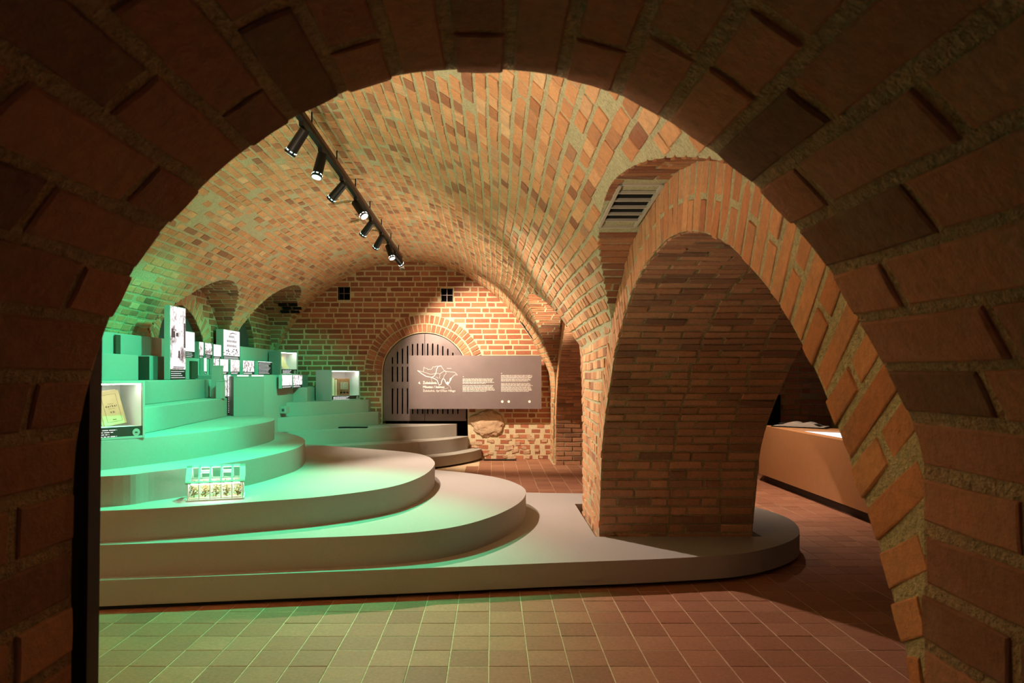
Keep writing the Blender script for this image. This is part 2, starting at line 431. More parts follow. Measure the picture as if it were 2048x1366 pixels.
# side arches (ring faces, lunette soffits, jambs)
wr = MB(); wl = MB(); ringm = {}; R_items = []; L_items = []; LUN_R = []; LUN_L = []
ring_items = {}
for key, a in ARCH.items():
    sd = a['side']; mbx = wr if sd > 0 else wl; wall = wallR if sd > 0 else wallL
    pin, pout = Poly(a['inn']), Poly(a['out']); n = 120
    ti = np.linspace(0, pin.L, n); to = np.linspace(0, pout.L, n)
    if key in ('R1', 'R2'):   # same vertices, offset curve
        idx = np.arange(len(a['inn'])); I = [a['inn'][i] for i in idx]; O = [a['out'][i] for i in idx]
    else:
        I = [pin.at(t) for t in ti]; O = [pout.at(t) for t in to]
    m = len(I)
    # ring face
    v = [(wall(p[0]), p[0], p[1]) for p in I]+[(wall(p[0]), p[0], p[1]) for p in O]
    ringm[key] = MB().add(v, [(i, i+1, m+i+1, m+i) for i in range(m-1)])
    # jamb / soffit through the wall
    dx = sd*a['depth']
    v = [(wall(p[0]), p[0], p[1]) for p in I]+[(wall(p[0])+dx, p[0], p[1]) for p in I]
    mbx.add(v, [(i, i+1, m+i+1, m+i) for i in range(m-1)])
    # far face of the wall
    v = [(wall(p[0])+dx, p[0], p[1]) for p in I]+[(wall(p[0])+dx, p[0], max(p[1], 2.9)) for p in O]
    # lunette soffit
    xin = [CX+sd*w_at(p[1]) for p in O]; xo = [wall(p[0]) for p in O]
    v = [((min(x, w) if sd > 0 else max(x, w)), p[0], p[1]) for p, x, w in zip(O, xin, xo)]+[(w, p[0], p[1]) for p, w in zip(O, xo)]
    ringm[key].add(v, [(i, i+1, m+i+1, m+i) for i in range(m-1) if abs(v[i][0]-v[m+i][0])+abs(v[i+1][0]-v[m+i+1][0]) > 1e-5])
    # bricks: lunette soffit, courses run along X
    t = .03
    while t < pout.L:
        y, z = pout.at(t); tg = pout.tan(t); w = wall(y); xi = CX+sd*w_at(z); xi = min(xi, w) if sd > 0 else max(xi, w)
        nrm = np.array((0, tg[1], -tg[0])); 
        cy, cz = (pout.p[:, 0].min()+pout.p[:, 0].max())/2, 1.0
        if nrm[1]*(cy-y)+nrm[2]*(cz-z) < 0: nrm = -nrm
        if abs(w-xi) > .05:
            lo, hi = sorted((xi, w))
            for u, L in run(lo-.1*random.random(), hi, [.24, .12, .26], .014):
                a0, a1 = max(u-L/2, lo), min(u+L/2, hi)
                if a1-a0 < .03: continue
                gz = (key == 'R1' and 3.0 < y < 3.72 and a1 > .55)
                if gz: a1 = .56
                if a1-a0 < .03: continue
                c = Vector(((a0+a1)/2, y, z))+Vector(nrm)*random.uniform(.003, .01)
                (LUN_R if sd > 0 else LUN_L).append(frame(c, (1, 0, 0), nrm, a1-a0, .062, .035, .02))
        t += .077*random.uniform(.97, 1.03)
    # bricks: jamb and soffit courses along X
    t = .03; k = 0
    while t < pin.L:
        y, z = pin.at(t); tg = pin.tan(t); w = wall(y)
        nrm = np.array((0, tg[1], -tg[0]))
        cy, cz = (pin.p[:, 0].min()+pin.p[:, 0].max())/2, .9
        if nrm[1]*(cy-y)+nrm[2]*(cz-z) < 0: nrm = -nrm
        lo, hi = sorted((w, w+dx)); k += 1
        u = lo+random.uniform(0, .012)
        seq = ([.12, .255] if k % 2 else [.255, .255, .12, .255]); q = 0
        while u < hi-.02:
            L = min(seq[q % len(seq)]*random.uniform(.93, 1.05), hi-u); q += 1
            if L > .03:
                c = Vector((u+L/2, y, z))+Vector(nrm)*random.uniform(.003, .011)
                (R_items if sd > 0 else L_items).append(frame(c, (1, 0, 0), nrm, L, .06, .035, .02))
            u += L+random.uniform(.012, .02)
        t += .0755*random.uniform(.98, 1.02)
    # ring voussoirs on the wall face
    if a['ring']:
        its = []; t = .04; k = 0
        while t < pin.L:
            y, z = pin.at(t); tg = pin.tan(t); nr = np.array((tg[1], -tg[0]))   # outward
            k += 1
            rows_ = [(.0, .25)] if k % 2 else [(.0, .115), (.133, .25)]
            if key == 'R1' and nr[0] < -.05:
                wid = min(.25, (y-YF)/-nr[0])
                if wid < .18: rows_ = [(0, wid-.004)] if wid > .02 else []
            for r0, r1 in rows_:
                sc_ = a['ring']/.25; r0 *= sc_; r1 *= sc_
                cc = np.array((y, z))+nr*(r0+r1)/2
                if cc[1] < .02: continue
                if key == 'R1' and (y+nr[0]*r0 < YF+.012): continue
                if key == 'R1':
                    f1 = np.array((y, z))+nr*r1
                    if f1[0] < YF: 
                        r1 = max(r0+.02, r1-(YF-f1[0])/max(.2, -nr[0])); cc = np.array((y, z))+nr*(r0+r1)/2
                w = wall(cc[0])
                c = Vector((w-sd*random.uniform(.002, .007), cc[0], cc[1]))
                its.append(frame(c, (0, nr[0], nr[1]), (-sd, 0, 0), (r1-r0)*random.uniform(.97, 1.02), .064, .035, .02))
            t += (.084 if key != 'L1' else .09)*random.uniform(.97, 1.03)
        ring_items[key] = its
wall_right = wr.build('wall_right', PIER_M, smooth=False)
tag(wall_right, 'thick brick side wall with two arched openings and a pier', 'wall', kind='structure'); OCC.append(wall_right)
wall_left = wl.build('wall_left', PIER_M)
tag(wall_left, 'brick side wall with two small arched openings above the green steps', 'wall', kind='structure'); OCC.append(wall_left)
SETS.append((wall_right, 'brick', PIER_B, R_items, 300, .06))
SETS.append((wall_left, 'brick', LUN_B, L_items+LUN_L, 200, .06))
def trim(name, label, items, mat, limit=300, body=None, bmat=None):
    o = body.build(name, bmat) if body else empty(name)
    if body: OCC.append(o)
    tag(o, label, 'arch', kind='structure'); SETS.append((o, 'brick', mat, items, limit, .06)); return o
def fill_face(key):
    """bricks on the flat wall between an arch ring and the lunette above it"""
    a = ARCH[key]; its = []; z = 1.5
    po, pi_ = np.array(a['out']), np.array(offset(a['inn'], a['ring']+.02))
    def inside(poly, y, zz):
        c = False; m = len(poly)
        for i in range(m):
            p, q = poly[i], poly[(i+1) % m]
            if (p[1] > zz) != (q[1] > zz) and y < (q[0]-p[0])*(zz-p[1])/(q[1]-p[1])+p[0]: c = not c
        return c
    while z < 2.8:
        for u, L in run(po[:, 0].min()+random.uniform(-.1, 0), po[:, 0].max(), [.12, .13, .2], .016):
            if inside(po, u, z) and not inside(pi_, u, z) and inside(po, u-L*.3, z): its.append(frame((wallL(u)+random.uniform(.003, .01), u, z), (0, 1, 0), (1, 0, 0), L, .066, .035, .02))
        z += .082
    return its
SETS.append((wall_left, 'face_brick', LUN_B, fill_face('L1')+fill_face('L2'), 120, .06))
trim('trim_1', 'wide arch ring of alternating long and halved bricks leading down to the pier', ring_items['R1']+[], RING_B, 300, ringm['R1'], VAULT_M)
trim('trim_2', 'arch ring of bricks between the pier and the far end wall', ring_items['R2'], RING_B, 300, ringm['R2'], VAULT_M)
trim('trim_3', 'small brick arch ring behind the tall lit tower picture', ring_items['L1'], VAULT_B, 300, ringm['L1'], VAULT_M)
trim('trim_4', 'dark brick soffits above the two big side arches, one with a vent grille', LUN_R, LUN_B)
trim('trim_6', 'rough plastered arch face beside the end wall on the left', [], LUN_B, 0, ringm['L2'], VAULT_M)
# dark boards closing the small left openings
for y0, y1 in ((7.55, 9.12), (9.95, 11.0)):
    OCC.append(MB().box(-3.87, -3.84, y0, y1, 0, 2.45).build('backing_board', PANELD, wall_left))
# ------------------------------------------------------------------ end wall with gate opening and two vent holes
GX, GA, GS, GT = -1.172, .725, 1.50, 2.18     # gate arch centre, half width, springing, crown
def gate_arc(da=0, n=28):
    return [(GX+(GA+da)*math.cos(t), GS+(GT-GS+da)*math.sin(t)) for t in np.linspace(0, math.pi, n)]
HOLES = [(P(676, 574, YB), P(700, 600, YB)), (P(882, 577, YB), P(906, 604, YB))]
outer = [(CX+w, z) for w, z in [(p[0], p[1]) for p in PR]][::-1]+[(CX-p[0], p[1]) for p in PR[1:]]
gate_hole = gate_arc()+[(GX-GA, .12), (GX+GA+.03, .12)]
vh = [[(a.x, b.z), (b.x, b.z), (b.x, a.z), (a.x, a.z)] for a, b in HOLES]
MB_back = Matrix(((1, 0, 0, 0), (0, 0, -1, YB), (0, 1, 0, 0), (0, 0, 0, 1)))   # local x,y -> X,Z ; z -> -Y
wb = prism(MB(), [outer, gate_hole]+vh, MB_back @ Matrix.Translation((0, 0, -.35)), .35)
wall_back = wb.build('wall_back', BACK_M)
tag(wall_back, 'end wall of red-brown bricks in pale mortar with an arched gateway', 'wall', kind='structure'); OCC.append(wall_back)
o = MB().box(-4.2, 1.3, YB+.4, YB+.45, 0, 3.5).build('wall_outer', VOID); tag(o, 'black darkness behind the gate and vent holes of the end wall', 'wall', kind='structure')
items = []; z = .03
BOUL = (-.09, .62, .28, .235)
while z < 3.4:
    hh = .073*random.uniform(.95, 1.05)
    lens = [.26, .13, .26, .135, .26, .26, .12]
    for u, L in run(-4.1+random.random()*.2, 1.1, lens, .018, .08):
        if z < .62 and u > -.5:
            L *= random.uniform(.45, .8)
        if abs(u-CX)-L*.35 > w_at(z): continue
        cut = []
        rz_ = (z-GS)/(GT-GS+.33)
        if z < GS: cut.append((GX-GA-.02, GX+GA+.045))
        elif rz_ < 1: xe = (GA+.325)*math.sqrt(1-rz_*rz_); cut.append((GX-xe, GX+xe))
        bz = (z-BOUL[1])/(BOUL[3]+.05)
        if abs(bz) < 1: xe = (BOUL[2]+.05)*math.sqrt(1-bz*bz); cut.append((BOUL[0]-xe, BOUL[0]+xe))
        for a, b in HOLES:
            if b.z-.025 < z < a.z+.025: cut.append((a.x-.015, b.x+.015))
        segs = [(u-L/2, u+L/2)]
        for c0_, c1_ in cut: segs = [q for a_, b_ in segs for q in ((a_, min(b_, c0_)), (max(a_, c1_), b_)) if q[1]-q[0] > .035]
        for a_, b_ in segs:
            items.append(frame(((a_+b_)/2, YB-random.uniform(.002, .007), z), (1, 0, 0), (0, -1, 0), b_-a_, hh*random.uniform(.9, 1.0), .04, .014))
    z += hh+.0175
SETS.append((wall_back, 'brick', BACK_B, items, 300, .1))
items = []
for r0, r1, n in ((.015, .145, 33), (.165, .305, 36)):
    for k in range(n):
        t = math.pi*(k+.5)/n*1.02-.03
        rm = (r0+r1)/2
        c = (GX+(GA+rm)*math.cos(t), YB-random.uniform(.006, .016), GS+(GT-GS+rm)*math.sin(t))
        d = Vector((math.cos(t)/(GA+rm), 0, math.sin(t)/(GT-GS+rm)))
        items.append(frame(c, d, (0, -1, 0), r1-r0, .066, .04, .015))
trim('trim_5', 'double ring of small bricks arching over the steel gate', items, BACK_B)
# boulder built into the wall
bm = bmesh.new(); bmesh.ops.create_icosphere(bm, subdivisions=5, radius=1)
for v in bm.verts:
    n_ = v.co.normalized(); f_ = 1+.07*math.sin(5*n_.x+2)*math.sin(4*n_.z)+.05*math.sin(9*n_.z+3*n_.x)+.03*math.sin(17*n_.x)*math.cos(15*n_.z)
    f_ = 1+.22*mnoise.noise(n_*1.9+Vector((4, 1, 2)))+.10*mnoise.noise(n_*5)+.05*mnoise.noise(n_*12)+.025*mnoise.noise(n_*26); v.co = Vector((n_.x*BOUL[2]*f_, n_.y*.05*f_, n_.z*BOUL[3]*f_))
me = bpy.data.meshes.new('boulder'); bm.to_mesh(me); bm.free(); me.materials.append(STONE); me.polygons.foreach_set('use_smooth', [True]*len(me.polygons))
o = bpy.data.objects.new('boulder', me); COL.objects.link(o); o.parent = wall_back; o.location = (BOUL[0], YB-.01, BOUL[1]); o['label'] = 'large pale fieldstone'
rub = []
for _ in range(26):   # rubble at the foot of the wall
    x = random.uniform(-.4, .95); zz = random.uniform(.03, .4)
    rub.append(frame((x, YB-.012, zz), (1, 0, random.uniform(-.3, .3)), (0, -1, 0), random.uniform(.06, .13), random.uniform(.04, .07), .04, .06))
SETS.append((wall_back, 'rubble_stone', STONE, rub, 26, .1))
# barred vent holes
for k, (a, b) in enumerate(HOLES):
    t = empty('window_%d' % (k+1)); tag(t, ['small square barred hole in the end wall, above the steps', 'small square barred hole in the end wall, above the sign'][k], 'window', kind='structure')
    x0, x1, z0, z1 = a.x, b.x, b.z, a.z
    MB().box(x0-.03, x1+.03, YB+.1, YB+.12, z0-.03, z1+.03).build('backing', VOID, t)
    for lab, bx in (('bar', (x0, x1, YB-.005, YB+.007, (z0+z1)/2-.005, (z0+z1)/2+.005)), ('bar', ((x0+x1)/2-.005, (x0+x1)/2+.005, YB-.006, YB+.006, z0, z1))):
        MB().box(*bx).build(lab, plain('bar_steel', srgb(130,130,130), .5, .6) if k+1 == 1 and lab == 'x' else STEEL, t)
    fr = MB()
    for bx in ((x0, x0+.012, z0, z1), (x1-.012, x1, z0, z1), (x0, x1, z0, z0+.012), (x0, x1, z1-.012, z1)):
        fr.box(bx[0], bx[1], YB-.004, YB+.02, bx[2], bx[3])
    fr.build('frame', FRAMED, t)
# steel gate, two leaves with vertical slots
def gz(c): return H-((640+c/6.21)-VY)*YB/F
gate = empty('steel_gate', (GX, YB+.03, .656), label='arched grey steel gate with vertical slots in the end wall', cat='gate')
slots = []
for k in range(19):
    x = ((740+(275+62.7*k)/6.21)-VX)*YB/F
    dx = (x-GX)/(GA-.02)
    if abs(dx) > .93: continue
    top = min(GS+(GT-GS)*math.sqrt(max(0, 1-dx*dx))-.165+.02*abs(dx), 2.0)
    slots.append((x, top))
for sgn in (-1, 1):
    arc = [(x, z) for x, z in gate_arc(-.012, 40) if (x-GX)*sgn > .012]
    if sgn < 0: loop = [(GX-.004, .656), (GX-.004, GT-.012)]+arc+[(GX-GA+.012, .656)]
    else: loop = arc+[(GX+.004, GT-.012), (GX+.004, .656), (GX+GA-.012, .656)]
    holes = []
    for x, top in slots:
        if (x-GX)*sgn <= .012: continue
        for z0, z1 in ((gz(1172), gz(845)), (gz(772), gz(575) if top > gz(500) else top), (gz(548), top) if top > gz(500) else (0, 0)):
            if z1-z0 < .04: continue
            w = .012
            holes.append([(x-w, z0+w), (x, z0), (x+w, z0+w), (x+w, z1-w), (x, z1), (x-w, z1-w)])
    if sgn < 0: pass
    leaf = prism(MB(), [loop]+holes, MB_back @ Matrix.Translation((0, 0, -.042)), .008)
    o = leaf.build('gate_leaf', STEEL); o.parent = gate; o.location = -gate.location
    r_ = MB().box(min(GX, GX+sgn*GA)+.01, max(GX, GX+sgn*GA)-.01, YB+.026, YB+.034, gz(845)+.01, gz(772)-.01).build('rail', STEEL); r_.parent = gate; r_.location = -gate.location
    r_ = MB().box(min(GX, GX+sgn*GA)+.005, max(GX, GX+sgn*GA)-.005, YB+.028, YB+.05, .656, .69).build('bottom_rail', STEEL); r_.parent = gate; r_.location = -gate.location

# ------------------------------------------------------------------ passage in which the camera stands (wall_front)
PP = [(143,1366),(143,1150),(148,950),(163,830),(200,690),(235,600),(285,510),(350,430),(440,340),(540,264),(640,207),(720,172),(800,150),(880,141),(960,138),(1030,141),(1110,152),(1240,190),(1330,238),(1400,284),(1510,368),(1640,510),(1740,680),(1800,790),(1843,890),(1849,1000),(1849,1366)]
def fpt(px, py): q = P(px, py, YF); return (q.x, q.z)
pts = [fpt(*p) for p in PP]
pts = [(pts[0][0], 0)]+pts+[(pts[-1][0], 0)]
PAS = Poly(catmull(pts[1:-1], 6)); _pp = [pts[0]]+[tuple(p) for p in PAS.p]+[pts[-1]]
PAS = Poly(_pp)
mb = MB(); m = len(_pp)
ys = [YF, .6, .1, -.4, -1.0, -1.6]
for Y in ys: mb.v += [(p[0], Y, p[1]) for p in _pp]
for j in range(len(ys)-1):
    mb.f += [(j*m+i, j*m+i+1, (j+1)*m+i+1, (j+1)*m+i) for i in range(m-1)]
# room-side face of this wall, out to the vault profile
out = []
for p in _pp:
    d = np.array((p[0]-CX*.0, p[1]-1.0)); d /= max(1e-6, np.linalg.norm(d)); out.append(d)
loop = [(min(CX+w, wallR(YF)), z) for w, z in [(p[0], p[1]) for p in PR]][::-1]+[(max(CX-p[0], -3.75), p[1]) for p in PR[1:]]
full = loop+[_pp[0]]+list(_pp[1:])
tess = tessellate_polygon([[Vector((p[0], p[1], 0)) for p in full]])
n0 = len(mb.v); mb.v += [(p[0], YF, p[1]) for p in full]; mb.f += [tuple(i+n0 for i in t) for t in tess]
wall_front = mb.build('wall_front', PASS_M)
tag(wall_front, 'dark brick archway around the view, bricks running towards the room', 'wall', kind='structure')
items = []; s = .04; k = 0
while s < PAS.L-.02:
    x, z = PAS.at(s); t = PAS.tan(s); n = Vector((t[1], 0, -t[0]))
    if n.dot(Vector((0-x, 0, 1.0-z))) < 0: n = -n
    k += 1
    y = YF+random.uniform(-.008, .006); first = True
    seq = [.275, .275, .275, .275, .275, .275, .275] if k % 2 else [.13, .275, .275, .275, .275, .275, .275]
    if random.random() < .2: seq = [.2]+seq
    off = random.uniform(-.001, .001)
    for L in seq:
        L *= random.uniform(.95, 1.04); yc = y-L/2
        if yc < -.9: break
        items.append(frame(Vector((x, yc, z))+n*(.0055+off+random.uniform(-.001, .0015)), (0, 1, 0), n, L, (.0745)*random.uniform(.95, 1.05), .04, .003))
        y -= L+random.uniform(.012, .02)
    s += .0905*random.uniform(.97, 1.03)
SETS.append((wall_front, 'brick', PASS_B, items, 300, .06))
# dark steel frame on the left edge of the opening
df = empty('door_1'); tag(df, 'dark steel door frame upright at the left edge of the archway', 'door frame', kind='structure')
a0, a1 = P(140, 640, 1.135), P(205, 655, 1.165); b0, b1 = P(140, 1480, 1.135), P(184, 1480, 1.165)
v = [(-.76, 1.13, 0), (b1.x, 1.13, 0), (b1.x, 1.165, 0), (-.76, 1.165, 0), (-.76, 1.13, 1.6), (a1.x, 1.13, a1.z), (a1.x, 1.165, a1.z), (-.76, 1.165, 1.6)]
mesh_obj('upright', v, [(0,3,2,1), (4,5,6,7), (0,1,5,4), (1,2,6,5), (2,3,7,6), (3,0,4,7)], FRAMED, df)
MB().box(-.672, -.664, 1.128, 1.131, 0, 1.3).build('seam', BLACK, df)

# ------------------------------------------------------------------ floor
floor = MB().add([(-5, -1.6, -.0022), (6.2, -1.6, -.0022), (6.2, 12.5, -.0022), (-5, 12.5, -.0022)], [(0, 1, 2, 3)]).build('floor', GROUT)
tag(floor, 'square terracotta tile floor with pale grout lines', 'floor', kind='structure')
items = []
for i in range(-20, 28):
    for j in range(-14, 42):
        x = -.019+.2*(i+.5); y = 4.262+.2*(j+.5)
        if not (1.2 < y < 12 and -3.8 < x < 5.4): continue
        if x > wallR(y)-.02 and x < wallR(y)+1.22 and (5.45 < y < 6.74 or y > 11.2): continue
        if x < -.2-.14*(12-y) and 4.9 < y: continue
        M = np.eye(4); M[0, 0] = .1945; M[1, 1] = .1945; M[2, 2] = .012
        M[:3, 3] = (x, y, random.uniform(-.0012, .0012)); M[2, 0] = random.gauss(0, .0006); M[2, 1] = random.gauss(0, .0006); items.append(M)
SETS.append((floor, 'floor_tile', TILE, items, 300, .03))

# ------------------------------------------------------------------ stepped exhibition platform
plat = empty('exhibition_platform', label='stepped platform of curved pale felt tiers lit green, wrapping the pier', cat='platform')
def prism_z(name, outer, z0, z1, mat, parent, holes=(), bevel=.006):
    mb = prism(MB(), [outer]+list(holes), Matrix.Translation((0, 0, z0)), z1-z0)
    o = mb.build(name, mat, parent, bevel); return o
def curve(pts, n=8): return [tuple(p) for p in catmull(pts, n)]
WL = -3.72
T = {}
T[1] = curve([(-3.72,4.08),(-2.43,4.264),(-.664,4.506),(.385,4.66),(1.2,4.775),(1.8,4.93),(2.28,5.30),(2.52,5.72),(2.60,6.2),(2.45,6.75),(2.05,7.15),(1.5,7.33),(.926,7.40),(.3,7.47),(-.5,7.7),(-1.2,8.3),(-1.9,9.0)])+[(WL, 9.0)]
T[2] = curve([(WL,4.16),(-2.466,4.335),(-1.37,4.50),(-.682,4.63),(-.295,4.827),(-.02,5.18),(.182,5.64),(.285,6.1),(.29,6.56),(.126,7.06),(-.188,7.46),(-.6,7.75),(-1.3,8.15),(-2.2,8.8)])+[(WL, 9.0)]
T[3] = curve([(WL,4.22),(-2.495,4.40),(-2.0,4.547),(-1.676,4.69),(-1.19,4.93),(-.80,5.316),(-.615,5.834),(-.553,6.465),(-.59,6.98),(-.74,7.475),(-1.04,7.83),(-1.6,8.2),(-2.4,8.7)])+[(WL, 9.0)]
T[4] = curve([(WL,4.25),(-2.557,4.52),(-2.31,4.75),(-2.07,5.08),(-1.90,5.42),(-1.80,5.9),(-1.77,6.35),(-1.86,6.90),(-2.04,7.40),(-2.30,7.85),(-2.7,8.3),(-3.2,8.7)])+[(WL, 9.0)]
T[5] = curve([(WL,4.1),(-2.9,4.55),(-2.715,4.81),(-2.556,5.08),(-2.36,5.5),(-2.25,6.0),(-2.20,6.5),(-2.20,6.9),(-2.28,7.27),(-2.44,7.62),(-2.75,8.05),(-3.2,8.6)])+[(WL, 9.0)]
T[6] = [(WL, 4.5), (-3.165, 4.91), (-2.85, 5.335)]+curve([(-2.73,5.46),(-2.77,6.0),(-2.83,6.45),(-2.90,7.2),(-2.95,7.73)])+[(WL, 7.80)]
T[7] = [(WL, 4.5), (-3.165, 4.91), (-2.92, 5.25)]+curve([(-2.92,5.5),(-2.98,5.96),(-3.1,7.0),(-3.25,8.05)])+[(WL, 8.1)]
LV = {0: .03, 1: .19, 2: .39, 3: .59, 4: .79, 5: .99, 6: 1.195, 7: 1.40}
pier_hole = [(wallR(5.45)-.03, 5.42), (wallR(5.45)-.03, 6.80), (2.1, 6.80), (2.1, 5.42)]
for k in range(1, 8):
    o = prism_z('tier', T[k], LV[k-1], LV[k], FELT, plat, [pier_hole] if k == 1 else []); OCC.append(o)
# recessed dark base under the lowest tier
c0 = np.mean(np.array(T[1]), axis=0)
base = [tuple(np.array(p)+(c0-np.array(p))/np.linalg.norm(c0-np.array(p))*.07) for p in T[1]]
prism_z('base', base, .001, .03, BLACK, plat, [[(wallR(5.45)-.06, 5.38), (wallR(5.45)-.06, 6.85), (2.13, 6.85), (2.13, 5.38)]], 0)
# steps along the end wall
SB = YB-.02
S = [
    (curve([(WL,9.2),(-2.6,9.75),(-1.6,10.15),(-.82,10.78),(-.38,11.4),(-.2,11.85)])+[(-.19, SB), (WL, SB)], .03, .185),
    (curve([(WL,9.5),(-2.8,10.1),(-2.0,10.4),(-1.39,10.70),(-.75,11.3),(-.43,11.85)])+[(-.42, SB), (WL, SB)], .185, .40),
    (curve([(WL,9.7),(-3.07,10.28),(-2.4,10.62),(-1.68,11.06),(-1.0,11.52),(-.62,11.9)])+[(-.61, SB), (WL, SB)], .40, .61),
    (curve([(WL,9.5),(-3.2,10.10),(-2.75,10.62),(-2.35,11.09),(-2.0,11.65)])+[(-1.93, 11.75), (-1.93, SB), (WL, SB)], .61, .825),
    (curve([(WL,9.6),(-3.33,10.43),(-2.8,10.82),(-2.42,11.3),(-2.17,11.65)])+[(-2.1, 11.78), (-2.1, SB), (WL, SB)], .825, 1.03),
    ([(WL, 10.75), (-3.25, 10.93), (-2.93, 11.0), (-2.93, 11.6), (WL, 11.6)], .99, 1.25),
    ([(WL, 8.2), (-3.14, 8.2), (-3.14, 11.84), (WL, 11.84)], .2, 1.452),
    ([(WL, 5.6), (-3.36, 5.9), (-3.42, 6.72), (WL, 6.72)], 1.40, 1.64),
    ([(WL, 6.98), (-3.44, 6.98), (-3.46, 8.1), (-3.495, 8.15), (-3.50, 11.7), (WL, 11.7)], 1.40, 1.645),
    ([(WL, 5.9), (-3.56, 6.0), (-3.60, 7.68), (WL, 7.68)], 1.645, 1.85),
    ([(WL, 9.95), (-3.60, 9.95), (-3.60, 11.7), (WL, 11.7)], 1.645, 1.86),
]
for pl, z0, z1 in S:
    OCC.append(prism_z('tier', pl, z0, z1, FELT if z1 < 1.1 else BOARD, plat))
MB().box(-3.60, -3.55, 6.72, 6.98, 1.40, 1.635).build('recess', DARKB, plat)
MB().box(-3.56, -3.545, 6.55, 6.63, 1.645, 1.83).build('recess', DARKB, plat)
MB().box(-3.69, -3.594, 6.63, 7.6, 1.645, 1.842).build('parapet_board', BOARD, plat)
MB().box(-3.455, -3.43, 7.93, 8.1, 1.41, 1.61).build('recess', DARKB, plat)
MB().box(-3.6, -3.442, 6.970, 6.978, 1.402, 1.635).build('recess', DARKB, plat)
# small wall box on the riser of the end steps
q = P(568, 820, 10.32)
t = empty('switch_box', (q.x, q.y-.0, q.z), label='small square pale box on a green riser below the house picture', cat='box')
MB().box(-.045, .045, -.05, .14, -.05, .05).build('housing', BOARD, t, .004)
MB().box(-.018, .018, -.054, -.05, -.02, .02).build('button', PANELD, t)
# dark flat tablet on the end steps
o = MB().box(-2.45, -1.98, 10.98, 11.06, .612, .63).build('floor_plate', BLACK); tag(o, 'thin dark plate lying on the edge of a step before the gate', 'plate')
o.rotation_euler = (0, 0, 0)
t = empty('base_vent', (.12, 11.8, 0), label='flat dark grille set in the floor beside the lowest end step', cat='grille')
MB().box(-.28, .28, -.04, .1, .0125, .016).build('plate', DARKB, t)
for k in range(5): MB().box(-.26+.105*k, -.18+.105*k, -.02, .08, .016, .019).build('slat', BLACK, t)

# plain boxes standing on the tiers
def plain_box(label, corner, rz, w, d, h, z, mat=BOARD):
    t = empty('display_block', (corner[0], corner[1], z), rz, label, 'box')
    MB().box(0, w, 0, d, 0, h-.012).build('body', mat, t, .003); MB().box(-.002, w+.002, -.002, d+.002, h-.012, h).build('lid', mat, t, .002); return t
plain_box('large plain green box at the rounded end of a tier', (-2.885, 7.75), math.radians(30), .33, .3, .445, .99)
plain_box('small narrow pale block in front of the taller block on the upper tier', (-2.985, 7.50), 0, .066, .1, .2, 1.195)
plain_box('narrow taller pale block beside the lit pictures on the upper tier', (-3.09, 7.64), 0, .1, .09, .36, 1.195)

# ------------------------------------------------------------------ lit picture boxes
def picture_mat(seed, style):
    m = bpy.data.materials.new('lit_print'); m.use_nodes = True; nt = m.node_tree; nt.nodes.clear()
    out = nt.nodes.new('ShaderNodeOutputMaterial'); e = nt.nodes.new('ShaderNodeEmission'); nt.links.new(e.outputs[0], out.inputs[0])
    g = nt.nodes.new('ShaderNodeNewGeometry'); mp = nt.nodes.new('ShaderNodeMapping'); nt.links.new(g.outputs['Position'], mp.inputs[0])
    mp.inputs['Location'].default_value = (seed*3.1, seed*1.7, seed*.9)
    n1 = noise(nt, {'soft': 5, 'busy': 16, 'pale': 3}[style], 6, .75, mp.outputs[0])
    lo = {'soft': (.41, .56), 'busy': (.46, .55), 'pale': (.33, .43)}[style]
    r = ramp(nt, n1.outputs[0], [(0, (.10, .075, .07, 1)), (lo[0], (.22, .17, .16, 1)), (lo[1], (1, .97, .95, 1))])
    nt.links.new(r.outputs[0], e.inputs[0]); e.inputs[1].default_value = 1.9
    return m
PSEED = [0]
def lit_box(label, x, y0, y1, z0, z1, style='busy', cap=.2, thick=.06, art=None, group='lit picture boxes'):
    PSEED[0] += 1
    t = empty('picture_light_box', (x-thick/2, (y0+y1)/2, z0), label=label, cat='light box', group=None)
    X = thick/2; a, b = y0-(y0+y1)/2, y1-(y0+y1)/2; h = z1-z0
    MB().box(-X, X, a, b, 0, h).build('casing', BOARD, t, .002)
    zc = h*cap
    pic = MB().box(X-.001, X+.003, a+.006, b-.006, zc, h-.006).build('picture', picture_mat(PSEED[0], style), t)
    if cap > 0:
        cp = MB().box(X-.001, X+.003, a+.006, b-.006, .004, zc-.002).build('caption', PRINTD, t)
        ln = MB(); rows_ = max(2, int(zc/.022))
        for k in range(rows_):
            zz = zc-.012-(zc-.02)*(k+.4)/rows_; y = a+.014; e_ = b-(.02+.3*(b-a)*random.random())
            while y < e_:
                w = random.uniform(.015, .045); ln.box(X+.003, X+.0042, y, min(y+w, e_), zz-.0028, zz+.0028); y += w+.006
        tag(ln.build('text', PRINTW, cp), kind='stuff')
    if art: art(pic, X+.003, a, b, zc, h)
    return t
def art_tower(pic, X, a, b, z0, h):
    m = MB(); W = b-a
    def r(u0, u1, v0, v1): m.box(X, X+.0012, a+W*u0, a+W*u1, z0+(h-z0)*v0, z0+(h-z0)*v1)
    for k in range(4): r(.60+.07*k, .615+.07*k, .1, .95)
    r(.06, .3, .5, .60); r(.06, .2, .60, .64); r(.36, .5, .52, .58); r(.5, .6, .18, .3); r(.72, .78, .14, .22); r(.2, .9, .03, .045); r(.15, .85, .005, .02)
    r(.86, .97, .35, .75)
    tag(m.build('print', PRINTG, pic), kind='stuff')
